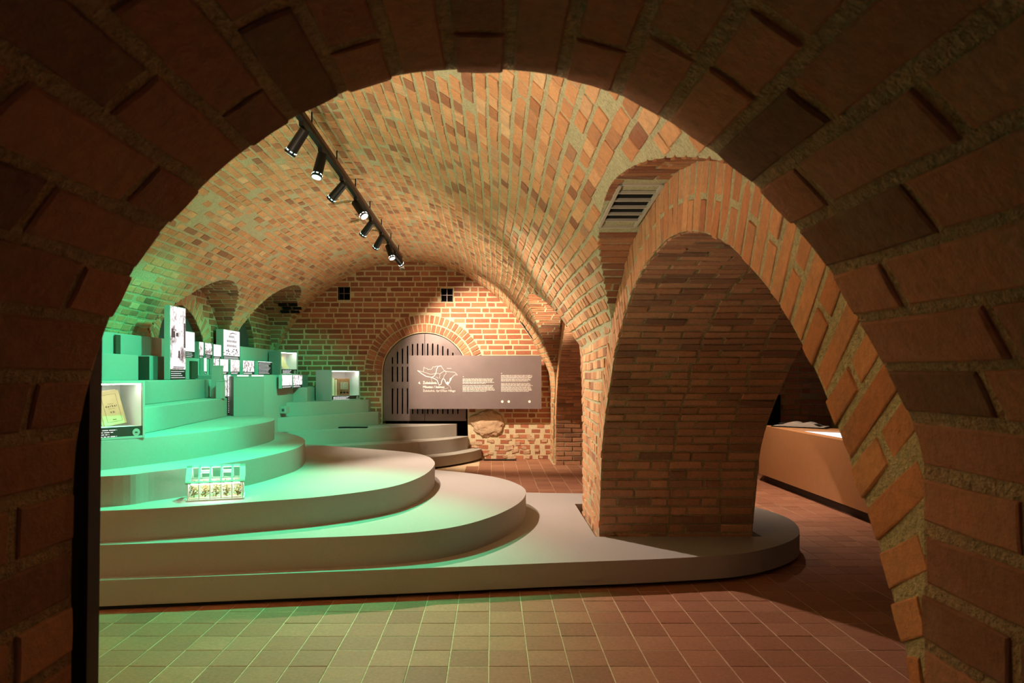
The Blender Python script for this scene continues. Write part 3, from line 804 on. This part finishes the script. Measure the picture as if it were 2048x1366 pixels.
def art_block(pic, X, a, b, z0, h):
    m = MB(); W = b-a; Hh = h-z0
    for row, v in enumerate((.34, .52, .7)):
        for k in range(7 if row < 2 else 4):
            u = .2+.085*k+(.12 if row == 2 else 0); m.box(X, X+.0012, a+W*u, a+W*(u+.05), z0+Hh*v, z0+Hh*(v+.09))
    M = Matrix(((0, 0, 1, X+.001), (1, 0, 0, 0), (0, 1, 0, 0), (0, 0, 0, 1)))
    m.ribbon([(a+W*.35, z0+Hh*.84), (a+W*.55, z0+Hh*.9), (a+W*.8, z0+Hh*.87), (a+W*.78, z0+Hh*.5), (a+W*.84, z0+Hh*.1)], .012, M)
    for k in range(30): 
        u, v = random.random()*.9, random.random()*.25; m.box(X, X+.0011, a+W*u, a+W*(u+.05), z0+Hh*v, z0+Hh*(v+.04))
    tag(m.build('print', PRINTG, pic), kind='stuff')
def art_house(pic, X, a, b, z0, h):
    m = MB(); W = b-a; Hh = h-z0
    M = Matrix(((0, 0, 1, X+.001), (1, 0, 0, 0), (0, 1, 0, 0), (0, 0, 0, 1)))
    q = lambda *p: [(a+W*u, z0+Hh*v) for u, v in p]
    m.ribbon(q((.05, .62), (.5, .62), (.5, .05)), .008, M); m.ribbon(q((.08, .62), (.08, .06)), .008, M)
    m.ribbon(q((.45, .7), (.7, .95), (.95, .68)), .016, M); m.ribbon(q((.5, .62), (.92, .66), (.92, .1)), .008, M)
    for u, v in ((.18, .3), (.32, .3), (.58, .34), (.72, .36), (.18, .5), (.6, .72), (.7, .74)): m.box(X, X+.0012, a+W*u, a+W*(u+.07), z0+Hh*v, z0+Hh*(v+.1))
    tag(m.build('print', PRINTG, pic), kind='stuff')
def pY(px, x): return F*x/(px-VX)          # depth at which a point with this X shows at column px
x = -3.246
lit_box('tall narrow lit picture of a white tower, highest of the light boxes', x, pY(340, x), pY(371, x), 1.402, 2.155, 'soft', .14, .06, art_tower)
x = -3.6
ROW1 = [(371, 389, 662, 'lit picture with a pale sky beside the tall tower picture', 'pale', .26), (398, 407, 683, 'narrowest lit picture on the top shelf', 'soft', .2),
        (410, 424, 685, 'dark busy lit street picture on the top shelf', 'busy', .3), (427, 442, 688, 'nearly blank white lit picture on the top shelf', 'pale', .24)]
for p0, p1, py, lab, st, cp in ROW1:
    y0, y1 = pY(p0, x), pY(p1, x); lit_box(lab, x, y0, y1, 1.647, H+(VY-py)*y0/F, st, cp, .07)
y0, y1 = pY(447, x), pY(480, x)-.02
lit_box('large lit picture of a many-windowed building on the top shelf', x, y0, y1, 1.647, H+(VY-658)*y0/F, 'pale', .16, .1, art_block)
x = -3.44
ROW2 = [(408, 413, 'thin sliver of a lit picture on the second shelf', 'pale'), (427, 438, 'first lit picture on the second shelf after the dark opening', 'busy'), (440, 456, 'lit landscape picture on the second shelf behind the narrow block', 'pale'),
        (461, 479, 'lit picture of distant figures on the second shelf', 'soft'), (486, 508, 'lit picture of leafy trees on the second shelf', 'busy')]
for p0, p1, lab, st in ROW2:
    y0, y1 = pY(p0, x), pY(p1, x); lit_box(lab, x, y0, y1, 1.455 if y0 > 8.2 else 1.405, 1.655, st, .2, .05)
y0, y1 = pY(516, x), pY(544, x)
lit_box('dark text-only panel at the end of the second shelf', x, y0, y1, 1.455, 1.655, 'soft', .93, .05)
x = -3.05
ROW3 = [(448, 453.5, 'small lit picture beside the narrow block, third shelf', 'busy'), (455, 462, 'small greyish lit picture next to the large green box', 'busy'), (474, 497, 'lit picture peeking over the left of the large green box', 'pale'), (503, 527, 'lit picture peeking over the right of the large green box', 'pale'),
        (564, 584, 'lit picture of a sloping roof behind the house drawing', 'soft'), (586, 604, 'lit picture of standing figures nearest the lit radio case', 'busy')]
for p0, p1, lab, st in ROW3:
    y0, y1 = pY(p0, x), pY(p1, x); lit_box(lab, x, y0, y1, 1.252 if y0 > 8.95 else 1.0, 1.455, st, .22 if y0 > 8.95 else .45, .05)
x = -3.24
y0, y1 = pY(553, x), pY(577, x)
lit_box('lit line drawing of a wooden house standing on a lower step', x, y0, y1, 1.032, 1.345, 'pale', .08, .06, art_house)

# ------------------------------------------------------------------ text helper
def text_mesh(s, size, spacing=1.0, align='LEFT', bold=0):
    c = bpy.data.curves.new('txt', 'FONT'); c.body = s; c.size = size; c.space_character = spacing; c.align_x = align; c.offset = bold
    c.resolution_u = 3
    o = bpy.data.objects.new('txt', c); COL.objects.link(o)
    dg = bpy.context.evaluated_depsgraph_get(); me = bpy.data.meshes.new_from_object(o.evaluated_get(dg))
    bpy.data.objects.remove(o); bpy.data.curves.remove(c); return me
def text_obj(name, s, size, M, mat, parent, **kw):
    me = text_mesh(s, size, **kw); me.transform(M); me.materials.clear(); me.materials.append(mat)
    o = bpy.data.objects.new(name, me); COL.objects.link(o); o.parent = parent; return o

# ------------------------------------------------------------------ glazed display cases
def showcase(label, corner, rz, w, d, h, z, cap, light=3):
    """front face along local +x from the corner, interior behind it (local +y)"""
    t = empty('display_case', (corner[0], corner[1], z), rz, label, 'display case')
    k = .018; m = MB()
    m.box(0, k, 0, d, 0, h); m.box(w-k, w, 0, d, 0, h); m.box(k, w-k, 0, d, h-k, h); m.box(k, w-k, 0, d, 0, k); m.box(k, w-k, d-k, d, k, h-k)
    m.build('casing', BOARD, t, .002)
    ln = MB(); ln.box(k, k+.004, .012, d-k, cap, h-k); ln.box(w-k-.004, w-k, .012, d-k, cap, h-k); ln.box(k+.004, w-k-.004, d-k-.004, d-k, cap, h-k); ln.box(k, w-k, .012, d-k, cap-.01, cap)
    ln.build('lining', WHITE, t)
    cp = MB().box(k, w-k, .004, .012, .006, cap).build('caption_strip', PRINTD, t)
    tx = MB()
    for r in range(4):
        x = k+.03; e = w*(.62-.05*(r % 3)); zz = cap*(.78-.17*r)
        while x < e:
            q = random.uniform(.012, .05); tx.box(x, min(x+q, e), .0025, .004, zz-.0028, zz+.0028); x += q+.007
    tx.build('text', PRINTW, cp)
    ic = MB().cyl((w-k-.045, .0035, cap*.5), (w-k-.045, .001, cap*.5), .027, n=24).build('icon_disc', FELT, cp)
    MB().box(w-k-.054, w-k-.036, -.0005, .001, cap*.5-.004, cap*.5+.004).build('icon_mark', INK, cp)
    MB().box(k+.01, w-k-.01, .02, .04, h-k-.008, h-k-.001).build('led_strip', LED, t)
    MB().box(k, w-k, .002, .0035, cap, h-k).build('glass_pane', GLASS, t)
    return t
ca = np.array((-2.726, 4.84)); cb = np.array((-2.54, 5.085)); dr = (cb-ca)/np.linalg.norm(cb-ca); rz = math.atan2(dr[1], dr[0]); W = .52
cs = cb-dr*W
case1 = showcase('low glazed case with an old booklet at the left end of the tiers', cs, rz, W, .36, .415, .992, .088)
bk = empty('booklet', (0, 0, 0), label='old greenish printed booklet tilted inside the low glazed case', cat='book')
M1 = Matrix.Translation((cs[0], cs[1], .99)) @ Matrix.Rotation(rz, 4, 'Z')
Bk = M1 @ Matrix.Translation((W-.15, .12, .102)) @ Matrix.Rotation(math.radians(-8), 4, 'Y') @ Matrix.Rotation(math.radians(74), 4, 'X')
bw, bh = .155, .25
MB().box(-bw/2, bw/2, 0, bh, -.012, 0, Bk).build('cover', PAPER, bk)
MB().box(-bw/2-.012, bw/2-.012, .005, bh+.012, -.022, -.012, Bk).build('pages', plain('pages', srgb(220,205,165), .9), bk)
fr = MB()
for a in ((-.052, .052, .022, .0235), (-.052, .052, .225, .2265), (-.052, -.0505, .022, .2265), (.0505, .052, .022, .2265)): fr.box(a[0], a[1], a[2], a[3], 0, .0006, Bk)
fr.build('border', INK, bk)
for s_, sz, yy, bo in (('d a r b a i', .021, .132, .0006), ('Valan\u010diaus', .010, .153, 0), ('Kauno miesto', .008, .118, 0), ('V. D.', .016, .088, .0006), ('Kaunas', .009, .036, .0003)):
    text_obj('lettering', s_, sz, Bk @ Matrix.Translation((0, yy, .0008)), INK, bk, align='CENTER', bold=bo)
MBst = MB().box(-.05, .05, .05, .06, -.06, -.02, Bk).build('stand', WHITE, bk)

case2 = showcase('glazed case with a wooden radio at the end of the steps', (-2.60, 11.22), math.radians(57), .66, .36, .50, 1.032, .075)
M2 = Matrix.Translation((-2.60, 11.22, 1.032)) @ Matrix.Rotation(math.radians(57), 4, 'Z')
rd = empty('radio', label='old brown wooden radio in the lit case', cat='radio')
RW = plain('radio_wood', srgb(140,92,56), .5, 0, 0, 100, .3, .2, 30)
MB().box(.24, .52, .10, .26, .08, .36, M2).build('cabinet', RW, rd, .01)
MB().box(.29, .47, .093, .10, .18, .30, M2).build('grille_cloth', plain('radio_cloth', srgb(120,110,100), .8), rd)
gr = MB()
for k in range(6): gr.box(.30+.03*k, .307+.03*k, .088, .093, .18, .30, M2)
gr.build('grille_bars', plain('radio_bar', srgb(200,190,170), .5), rd)
for k in range(3):
    MB().cyl(M2 @ Vector((.31+.07*k, .10, .125)), M2 @ Vector((.31+.07*k, .075, .125)), .016, n=14).build('knob', BLACK, rd)
for k, (c_, lab) in enumerate((((222,214,190), 'cream book standing upright left of the radio'), ((196,176,140), 'tan book standing upright next to the radio'))):
    b_ = empty('book', label=lab, cat='book')
    MB().box(.10+.06*k, .145+.06*k, .08, .22, .08, .36-.02*k, M2).build('cover', plain('book_cover', srgb(*c_), .7), b_)
    MB().box(.104+.06*k, .141+.06*k, .084, .224, .084, .362-.02*k, M2).build('pages', PAPER, b_)
case3 = showcase('small glazed case holding a curled paper sheet near the end wall', (-3.35, 11.0), math.radians(62), .38, .26, .37, 1.455, .085)
M3 = Matrix.Translation((-3.35, 11.0, 1.455)) @ Matrix.Rotation(math.radians(62), 4, 'Z')
pts_ = [(.06+.14*t+.04*math.sin(t*2), .26-.15*t) for t in np.linspace(0, 1, 8)]
sh = MB(); v = []
for (zx, zz) in [(.03+.10*t**1.5, .30-.20*t) for t in np.linspace(0, 1, 9)]: v += [M3 @ Vector((.07+zx*.5, .15-zx*.5, zz)), M3 @ Vector((.2+zx, .18-zx*.3, zz))]
sh.add(v, [(2*i, 2*i+1, 2*i+3, 2*i+2) for i in range(8)]); o = sh.build('paper_sheet', PAPER); tag(o, 'pale curled paper sheet inside the small glazed case', 'paper')
so = o.modifiers.new('thick', 'SOLIDIFY'); so.thickness = .002

# ------------------------------------------------------------------ greenhouse model on the third tier
gh = empty('greenhouse_model', (-2.065, 4.71, .59), math.atan2(.11, .34), 'small lit greenhouse model with white roof coloured as lit green on a pale tier', 'model')
w, d, e, r = .352, .20, .125, .232
GW = plain('model_white', srgb(222,222,218), .5); GG = plain('model_green_lit', srgb(178,206,190), .6)  # roof is white paint; the green spot light is put into its colour
MB().box(-.01, w+.01, -.008, d+.008, 0, .012).build('base', GW, gh)
tk = .007
for k in range(6):
    x = w*k/5
    for y in (0, d): MB().box(x-tk/2, x+tk/2, y-tk/2, y+tk/2, .012, e).build('post', GW, gh)
for x in (0, w):
    MB().box(x-tk/2, x+tk/2, tk/2, d-tk/2, e-.008, e).build('end_beam', GW, gh)
    for q in (.33, .66): MB().box(x-tk/2, x+tk/2, d*q-tk/2, d*q+tk/2, .012, e-.008).build('post', GW, gh)
for y0_, y1_, lab in ((-.012, d/2, 'front'), (d+.012, d/2, 'back')):
    rf = MB()
    A = lambda u, v: Vector((u, y0_+(y1_-y0_)*v, e-.004+(r-e)*v))
    def strip(u0, u1, v0, v1, th=.006):
        q = [A(u0, v0), A(u1, v0), A(u1, v1), A(u0, v1)]; q2 = [p+Vector((0, 0, th)) for p in q]
        rf.add(q+q2, [(3,2,1,0), (4,5,6,7), (0,1,5,4), (1,2,6,5), (2,3,7,6), (3,0,4,7)])
    strip(-.014, w+.014, 0, .09); strip(-.014, w+.014, .88, 1.0); strip(-.014, .022, 0, 1); strip(w-.022, w+.014, 0, 1)
    for k in range(1, 5): strip(w*k/5-.006, w*k/5+.006, 0, 1)
    for k in (1, 3): strip(w*k/5, w*(k+1)/5, .58, .63)
    rf.build('roof_frame', GG, gh)
for k in range(5):
    MB().box(w*k/5+.006, w*(k+1)/5-.006, -.001, .001, .014, e-.004).build('pane', GLASS, gh)
MB().box(.02, w-.02, .010, .018, e-.014, e-.006).build('lamp_strip', emis('greenhouse_led', (1, .97, .92, 1), 110), gh)
MB().box(.006, w-.006, d-.004, d-.002, .02, e).build('bounce_panel', WHITE, gh)  # white panel added to reflect the lamp strip
MB().box(.008, w-.008, .008, d-.008, .012, .02).build('soil', plain('pebbles', srgb(214,196,160), .9, 0, .8, 200, .1, .3, 120), gh)
LEAF = brick_mat('leaf', [srgb(120,124,50), srgb(84,104,36), srgb(150,140,70), srgb(130,84,40), srgb(66,86,34)], bstr=.1)
for k in range(5):
    lf = MB(); cx = w*(k+.5)/5
    for _ in range(170):
        th = random.random()*2*math.pi; zz = random.random(); rr = .026*math.sqrt(random.random())*(1.1-.4*abs(zz-.45))
        p = Vector((cx+rr*math.cos(th), .05+rr*math.sin(th), .03+zz*.1)); n_ = Vector((random.gauss(0, 1), random.gauss(0, 1), random.gauss(0, 1))).normalized()
        t1 = n_.orthogonal().normalized()*.007; t2 = n_.cross(t1).normalized()*.0045
        lf.add([p-t1, p+t2, p+t1, p-t2], [(0, 1, 2, 3)])
    pl_ = empty('plant', label=None); pl_.parent = gh
    bpy.data.objects.remove(pl_)
    fo = lf.build('plant', LEAF, gh); MB().cyl((cx, .05, .018), (cx, .05, .10), .003, n=6).build('stem', plain('stem', srgb(96,70,44), .8), fo)

# ------------------------------------------------------------------ sign on the end wall
YS_ = 11.78
q0, q1 = P(818, 711, YS_), P(1083, 818, YS_)
sign = empty('information_sign', (q0.x, YS_, q1.z), label='long grey metal sign with white lettering and map across the gate', cat='sign')
W, Hs = q1.x-q0.x, q0.z-q1.z
MB().box(0, W, 0, .012, 0, Hs).build('plate', SIGNM, sign, .002)
for xx in (.25, W-.25):
    for zz in (.2, Hs-.2): MB().cyl((xx, .012, zz), (xx, YB-YS_+(.03 if xx < 1 else -.0), zz), .012, n=10).build('standoff', BLACK, sign)
TW = plain('lettering_white', srgb(240,232,226), .6)
def sM(cx, cy): # crop coordinates of the sign close-up (2048 x 951 over 280 x 130 px)
    px, py = 820+cx*280/2048, 700+cy*130/951
    return (px-818)*YS_/F, (818-py)*YS_/F
FM = Matrix(((1, 0, 0, 0), (0, 0, -1, -.0015), (0, 1, 0, 0), (0, 0, 0, 1)))
def stext(s_, cx, cy, size, **kw):
    u, v = sM(cx, cy); text_obj('lettering', s_, size, FM @ Matrix.Translation((u, v, 0)), TW, sign, **kw)
stext('4.', 122, 497, .056, bold=.0012); stext('\u017daliakalnis.', 188, 497, .056, bold=.0012)
stext('Miestas / kaimas', 188, 556, .056, bold=.0012); stext('\u017daliakalnis. An Urban Village', 188, 610, .048)
stext('KAUNAS', 538, 275, .02)
mp = MB()
MAP = [([(110,300),(170,345),(235,385),(310,400),(370,425),(400,445),(415,490),(430,515),(455,500),(465,450),(480,420),(505,430),(525,480),(550,510)], .011),
       ([(310,403),(350,385),(378,345),(390,280),(410,240),(460,232)], .011),
       ([(195,320),(205,245),(215,265),(250,270),(258,285),(320,280),(335,245),(365,250),(385,235),(410,238)], .005),
       ([(120,303),(195,320),(240,335),(300,355),(350,350),(380,335)], .004), ([(455,232),(475,265),(500,300),(520,310)], .005),
       ([(435,350),(470,325),(500,308),(540,315),(600,320),(650,325),(680,350),(697,368),(660,362),(640,375),(615,400)], .005),
       ([(520,310),(530,345),(500,370),(495,400),(480,420)], .004), ([(435,350),(440,380),(425,410),(445,415)], .004), ([(380,345),(410,340),(435,350)], .004), ([(375,400),(395,395),(410,420)], .004),
       ([(305,405),(318,440),(312,470)], .003), ([(555,510),(590,540),(600,570)], .003), ([(400,620),(430,590),(500,570),(560,555)], .003), ([(615,400),(590,450),(570,490)], .005)]
for line, wd in MAP: mp.ribbon([sM(*p) for p in line], wd, FM)
mp.build('map_lines', TW, sign)
fm = MB()
prism(fm, [[sM(*p) for p in [(585,412),(612,404),(600,440),(572,478)][::-1]]], FM, .0005); prism(fm, [[sM(*p) for p in [(530,480),(550,460),(568,475),(560,512)][::-1]]], FM, .0005)
fm.build('map_area', TW, sign)
for (x0, x1, ya, n, blank) in ((770, 1245, 422, 12, 5), (1332, 1795, 372, 15, 6)):
    dy = 16.6; half = [MB(), MB()]
    for k in range(n):
        if k == blank: continue
        cx = x0; end = x1-(random.uniform(40, 150) if k in (blank-1, n-1) else random.uniform(0, 45))
        while cx < end:
            q = random.uniform(14, 60); a = sM(cx, ya+dy*k); b = sM(min(cx+q, end), ya+dy*k)
            half[k > blank].box(a[0], b[0], -.0025, -.0012, a[1]-.0036, a[1]+.0036); cx += q+7
    for pm in half: o = pm.build('paragraph', TW, sign); o['kind'] = 'stuff'
for cx, cy in ((780, 390), (1340, 342)):
    a = sM(cx, cy); MB().box(a[0]-.008, a[0]+.008, -.0025, -.0012, a[1]-.005, a[1]+.005).build('language_mark', TW, sign)
for cx in (1350, 1445, 1748):
    a = sM(cx, 755); MB().cyl((a[0], -.0012, a[1]), (a[0], -.0028, a[1]), .022, n=24).build('round_icon', TW, sign)

# ------------------------------------------------------------------ vents
def place_frame(o, c, ex, n):
    n = Vector(n).normalized(); ex = Vector(ex); ex = (ex-n*ex.dot(n)).normalized(); ey = n.cross(ex)
    M = Matrix.Identity(4)
    for i in range(3): M[i][0] = ex[i]; M[i][1] = ey[i]; M[i][2] = n[i]; M[i][3] = c[i]
    o.matrix_world = M
pz = Poly(ARCH['R1']['out']); cand = [(abs(pz.at(t)[0]-3.36)+(0 if pz.at(t)[1] > 1.8 else 9), t) for t in np.linspace(0, pz.L, 400)]; tt = min(cand)[1]
yy, zz = pz.at(tt); tg = pz.tan(tt)
nv = Vector((0, tg[1], -tg[0])); nv = nv if nv.z < 0 else -nv
g = empty('vent_grille', label='slatted pale metal vent grille above the big side arch', cat='vent')
place_frame(g, (.655, yy, zz), (1, 0, 0), nv)
VG = plain('vent_paint', srgb(190,184,170), .5, .3)
gwx, gwy = .1, .31
MB().box(-gwx, gwx, -gwy, gwy, -.002, .004).build('backing', VOID, g)
f_ = MB()
for b in ((-gwx, -gwx+.014, -gwy, gwy), (gwx-.014, gwx, -gwy, gwy), (-gwx, gwx, -gwy, -gwy+.014), (-gwx, gwx, gwy-.014, gwy)): f_.box(*b, .004, .02)
f_.build('frame', VG, g)
for k in range(5):
    y = -gwy+.014+(2*gwy-.028)*(k+1)/6; MB().box(-gwx+.014, gwx-.014, y-.005, y+.005, .004, .018).build('slat', VG, g)
# block vents: left lunette by the end wall, right vault foot by the end wall
pz = Poly(ARCH['L2']['out']); tt = min((abs(pz.at(t)[0]-11.45)+(0 if pz.at(t)[1] > 1.8 else 9), t) for t in np.linspace(0, pz.L, 400))[1]
yy, zz = pz.at(tt); tg = pz.tan(tt); nv = Vector((0, tg[1], -tg[0])); nv = nv if nv.z < 0 else -nv
g = empty('brick_vent', label='dark openwork brick vent high on the left beside the end wall', cat='vent'); place_frame(g, (-3.33, yy, zz), (1, 0, 0), nv)
for r_ in range(3):
    for c_ in range(2):
        MB().box(-.17+.17*c_+.05*(r_ % 2), -.03+.17*c_+.05*(r_ % 2), -.11+.08*r_, -.055+.08*r_, .03, .042).build('opening', VOID, g)
g = empty('small_vent', label='three small dark vent slots low on the right vault edge by the end wall', cat='vent')
for k in range(3):
    p0 = P(1046+9*k, 646+11*k, 11.7); wv = w_at(p0.z-.02); c = Vector((CX+wv, 11.62, p0.z-.02))
    o = MB().box(-.045, .045, -.06, .06, .012, .022).build('slot', VOID, g); tz = Vector((w_at(c.z-.03)-w_at(c.z+.03), 0, -.06)).normalized(); place_frame(o, c, (0, 1, 0), Vector((0, 1, 0)).cross(tz)*(1 if Vector((0, 1, 0)).cross(tz).x < 0 else -1))
    for j in range(3):
        b_ = MB().box(-.045+.022*j+.01, -.045+.022*j+.016, -.06, .06, .022, .027).build('bar', VG, o)

# ------------------------------------------------------------------ track with spot lamps
TZ = 3.25
def TXY(Y): return -1.335-.013*(Y-4.9)
track = empty('lighting_track', (TXY(7.75), 7.75, TZ), math.atan(.013), label='long dark ceiling track carrying the row of spot lamps', cat='track')
MB().box(-.018, .018, -3.1, 2.95, -.03, .0).build('rail', BLACK, track); MB().box(-.03, .03, -3.1, 2.95, .0, .03).build('cover', TRACKB, track)
for k in range(7):
    y = -2.6+.88*k; MB().cyl((0, y, .03), (0, y, .15), .006, n=8).build('hanger', BLACK, track)
NM = ['spot lamp nearest the archway, tilted left', 'second spot lamp from the archway, pointing straight down', 'third spot lamp from the archway, tilted left', 'fourth spot lamp from the archway with warm white light, tilted right', 'fifth spot lamp from the archway, tilted left', 'sixth spot lamp from the archway, tilted left', 'seventh spot lamp from the archway, glaring white', 'eighth spot lamp, dark from behind, aimed at the sign']
for (Y, pw, colr, tgt, ang, lean), lab in zip(LAMPS, NM):
    t = empty('spot_lamp', (TXY(Y), Y, TZ-.03), label='black cylindrical '+lab, cat='lamp', group='track spot lamps')
    MB().box(-.016, .016, -.05, .05, -.03, 0).build('adapter', BLACK, t); MB().cyl((0, 0, -.03), (0, 0, -.055), .012, n=10).build('stem', BLACK, t)
    piv = Vector((0, 0, -.065)); d = (Vector(tgt)-(t.location+piv)).normalized()
    a = piv-d*.03; b = piv+d*.165
    bd = MB().cyl(a, b, .037, .040, n=24).build('body', BLACK, t, .003)
    MB().cyl(b, b+d*.010, .043, .043, n=24).build('rim', BLACK, bd)
    MB().cyl(b+d*.0105, b+d*.012, .037, .037, n=24).build('lens', LENSG if colr is GREEN else LENSW, bd)
    sl = MB(); qd = d.to_track_quat('Z', 'Y')
    for k in range(8):
        th = 2*math.pi*k/8; c = b-d*.012+qd @ Vector((.0405*math.cos(th), .0405*math.sin(th), 0)); tn = qd @ Vector((-math.sin(th), math.cos(th), 0)); ou = qd @ Vector((math.cos(th), math.sin(th), 0))
        sl.add([c-tn*.009-d*.004, c+tn*.009-d*.004, c+tn*.009+d*.004, c-tn*.009+d*.004]+[x_+ou*.0015 for x_ in (c-tn*.009-d*.004, c+tn*.009-d*.004, c+tn*.009+d*.004, c-tn*.009+d*.004)], [(0,1,2,3), (4,5,6,7), (0,1,5,4), (1,2,6,5), (2,3,7,6), (3,0,4,7)])
    sl.build('light_slots', LENSG if colr is GREEN else LENSW, bd)
    L0 = t.location+b+d*.02
    spot_light('lamp_beam', L0, tgt, pw, colr, ang, .6, .035, t)
t = empty('small_sensor', (TXY(10.6)+.02, 10.62, TZ-.03), label='small pale cylindrical device hanging at the far end of the track', cat='sensor')
MB().cyl((0, 0, 0), (0, 0, -.06), .008, n=8).build('stem', BLACK, t); MB().cyl((0, 0, -.06), (.01, -.02, -.15), .03, .036, n=18).build('body', WHITE, t); MB().cyl((.01, -.02, -.151), (.0105, -.021, -.155), .03, n=18).build('face', PANELD, t)

# ------------------------------------------------------------------ side gallery behind the pier
gw = MB().add([(2.0, 11.5, 0), (6.0, 11.5, 0), (6.0, 11.5, 2.9), (2.0, 11.5, 2.9)], [(0, 1, 2, 3)]).build('wall_gallery', PIER_M)
tag(gw, 'dark red brick wall at the end of the side gallery', 'wall', kind='structure'); OCC.append(gw)
items = []; z = .04
while z < 2.7:
    for u, L in run(3.3+random.random()*.2, 5.6, [.25, .13, .25], .02, .08):
        if 4.15 < u < 4.72 and z < 1.15: continue
        if abs(u-5.25) < .02: continue
        items.append(frame((u, 11.5-random.uniform(.004, .014), z), (1, 0, 0), (0, -1, 0), L, .07, .04, .02))
    z += .088
SETS.append((gw, 'brick', BACK_B, items, 120, .1))
o = MB().box(4.1, 4.74, 11.45, 11.498, 0, 1.12).build('door_2', VOID); tag(o, 'black doorway in the gallery wall behind the open book', 'door', kind='structure')
o = MB().add([(2.0, 0, 2.75), (6.0, 0, 2.75), (6.0, 11.6, 2.75), (2.0, 11.6, 2.75)], [(0, 1, 2, 3)]).build('ceiling_gallery', PIER_M); tag(o, 'plain ceiling of the side gallery', 'ceiling', kind='structure')
o = MB().add([(5.6, 0, 0), (5.6, 11.6, 0), (5.6, 11.6, 2.75), (5.6, 0, 2.75)], [(0, 1, 2, 3)]).build('wall_gallery_side', PIER_M); tag(o, 'far side wall of the gallery', 'wall', kind='structure')
cnt = empty('display_counter', (3.65, 8, 0), label='long tan plywood counter with a lit recess in the side gallery', cat='counter')
def cp_(x, y): return (x-3.65, y-8)
MBc = [cp_(3.66, 9.55), cp_(3.66, 4.2), cp_(4.75, 4.2), cp_(4.75, 8.6)]
rec = [cp_(3.80, 8.85), cp_(3.80, 5.2), cp_(4.6, 5.2), cp_(4.6, 8.2)]
prism(MB(), [MBc], Matrix.Translation((0, 0, .10)), .56).build('body', WOOD, cnt)
prism(MB(), [MBc, rec], Matrix.Translation((0, 0, .66)), .105).build('top', WOOD, cnt)
prism(MB(), [rec], Matrix.Translation((0, 0, .661)), .082).build('recess_glow', emis('recess_light', (.9, .93, 1, 1), 1.5), cnt)
prism(MB(), [[cp_(3.72, 9.45), cp_(3.72, 4.2), cp_(4.7, 4.2), cp_(4.7, 8.55)]], Matrix.Translation((0, 0, .001)), .1).build('plinth', PLINTH, cnt)
MB().box(.004, .0115, -1.6, -1.597, .10, .765).build('joint', PLINTH, cnt)
PAGEG = plain('page_grey', srgb(170,164,156), .7)
bk = empty('open_book', (4.05, 9.12, .767), math.radians(-38), 'open book with black covers lying on the counter end', 'book')
MB().box(-.34, .34, -.16, .16, 0, .012).build('cover', BLACK, bk)
for sgn in (-1, 1):
    v = []; 
    for t_ in np.linspace(0, 1, 9):
        zz = .014+.06*math.sin(min(1, t_*1.15+.12)*math.pi)*(1-.55*t_)+.004
        v += [(sgn*.31*t_, -.145, zz), (sgn*.31*t_, .145, zz), (sgn*.31*t_, -.145, .0125), (sgn*.31*t_, .145, .0125)]
    f = []
    for i in range(8): a = 4*i; f += [(a, a+4, a+5, a+1), (a, a+2, a+6, a+4), (a+1, a+5, a+7, a+3)]
    f += [(32, 34, 35, 33)]
    mesh_obj('pages', v, f, PAGEG, bk)
for k in range(2):
    MB().box(-.27+.3*k, -.06+.3*k, -.1, .1, .0455, .047).build('photo', INK, bk)

# ------------------------------------------------------------------ lamps standing outside the view: gallery spot, added floor uplights that fill the vault
def uplight(label, loc, tgt, power, color, ang):  # unseen lamp, added to brighten the vault
    t = empty('added_fill_uplight', loc, label=label, cat='lamp')
    MB().cyl((0, 0, 0), (0, 0, .015), .09, n=20).build('foot', BLACK, t); MB().cyl((0, 0, .015), (0, 0, .14), .06, .07, n=20).build('body', BLACK, t)
    MB().cyl((0, 0, .1405), (0, 0, .143), .055, n=20).build('lens', LENSW, t)
    spot_light('lamp_beam', Vector(loc)+Vector((0, 0, .16)), tgt, power, color, ang, .9, .06, t)
uplight('added black floor uplight filling the vault, in the near left corner by the archway wall', (-3.1, 1.3, 0), (-2.6, 2.3, 3.2), 430*UPK, AMBER, 112)
uplight('added black floor uplight filling the vault, left of the archway wall', (-2.0, 1.27, 0), (-1.5, 2.5, 3.3), 430*UPK, AMBER, 114)
uplight('added black floor uplight filling the vault, behind the brick pier', (1.25, 8.6, 0), (-.75, 8.7, 3.1), 520*UPK, AMBER, 84)
t = empty('gallery_lamp', (3.1, 8.4, 2.72), label='black ceiling lamp in the side gallery', cat='lamp')
MB().cyl((0, 0, 0), (0, 0, -.16), .05, n=20).build('body', BLACK, t); MB().cyl((0, 0, -.1605), (0, 0, -.163), .042, n=20).build('lens', LENSW, t)
spot_light('lamp_beam', (3.1, 8.4, 2.53), (3.1, 8.2, 0), 260, (1, .74, .54), 110, .8, .05, t)

for m_ in bpy.data.materials:      # tiny glowing prints and lenses need no light sampling of their own
    if m_.name.startswith(('print_', 'lens_')): m_.cycles.emission_sampling = 'NONE'
bpy.context.view_layer.update()
OCC.append(wall_front)
emit_sets()
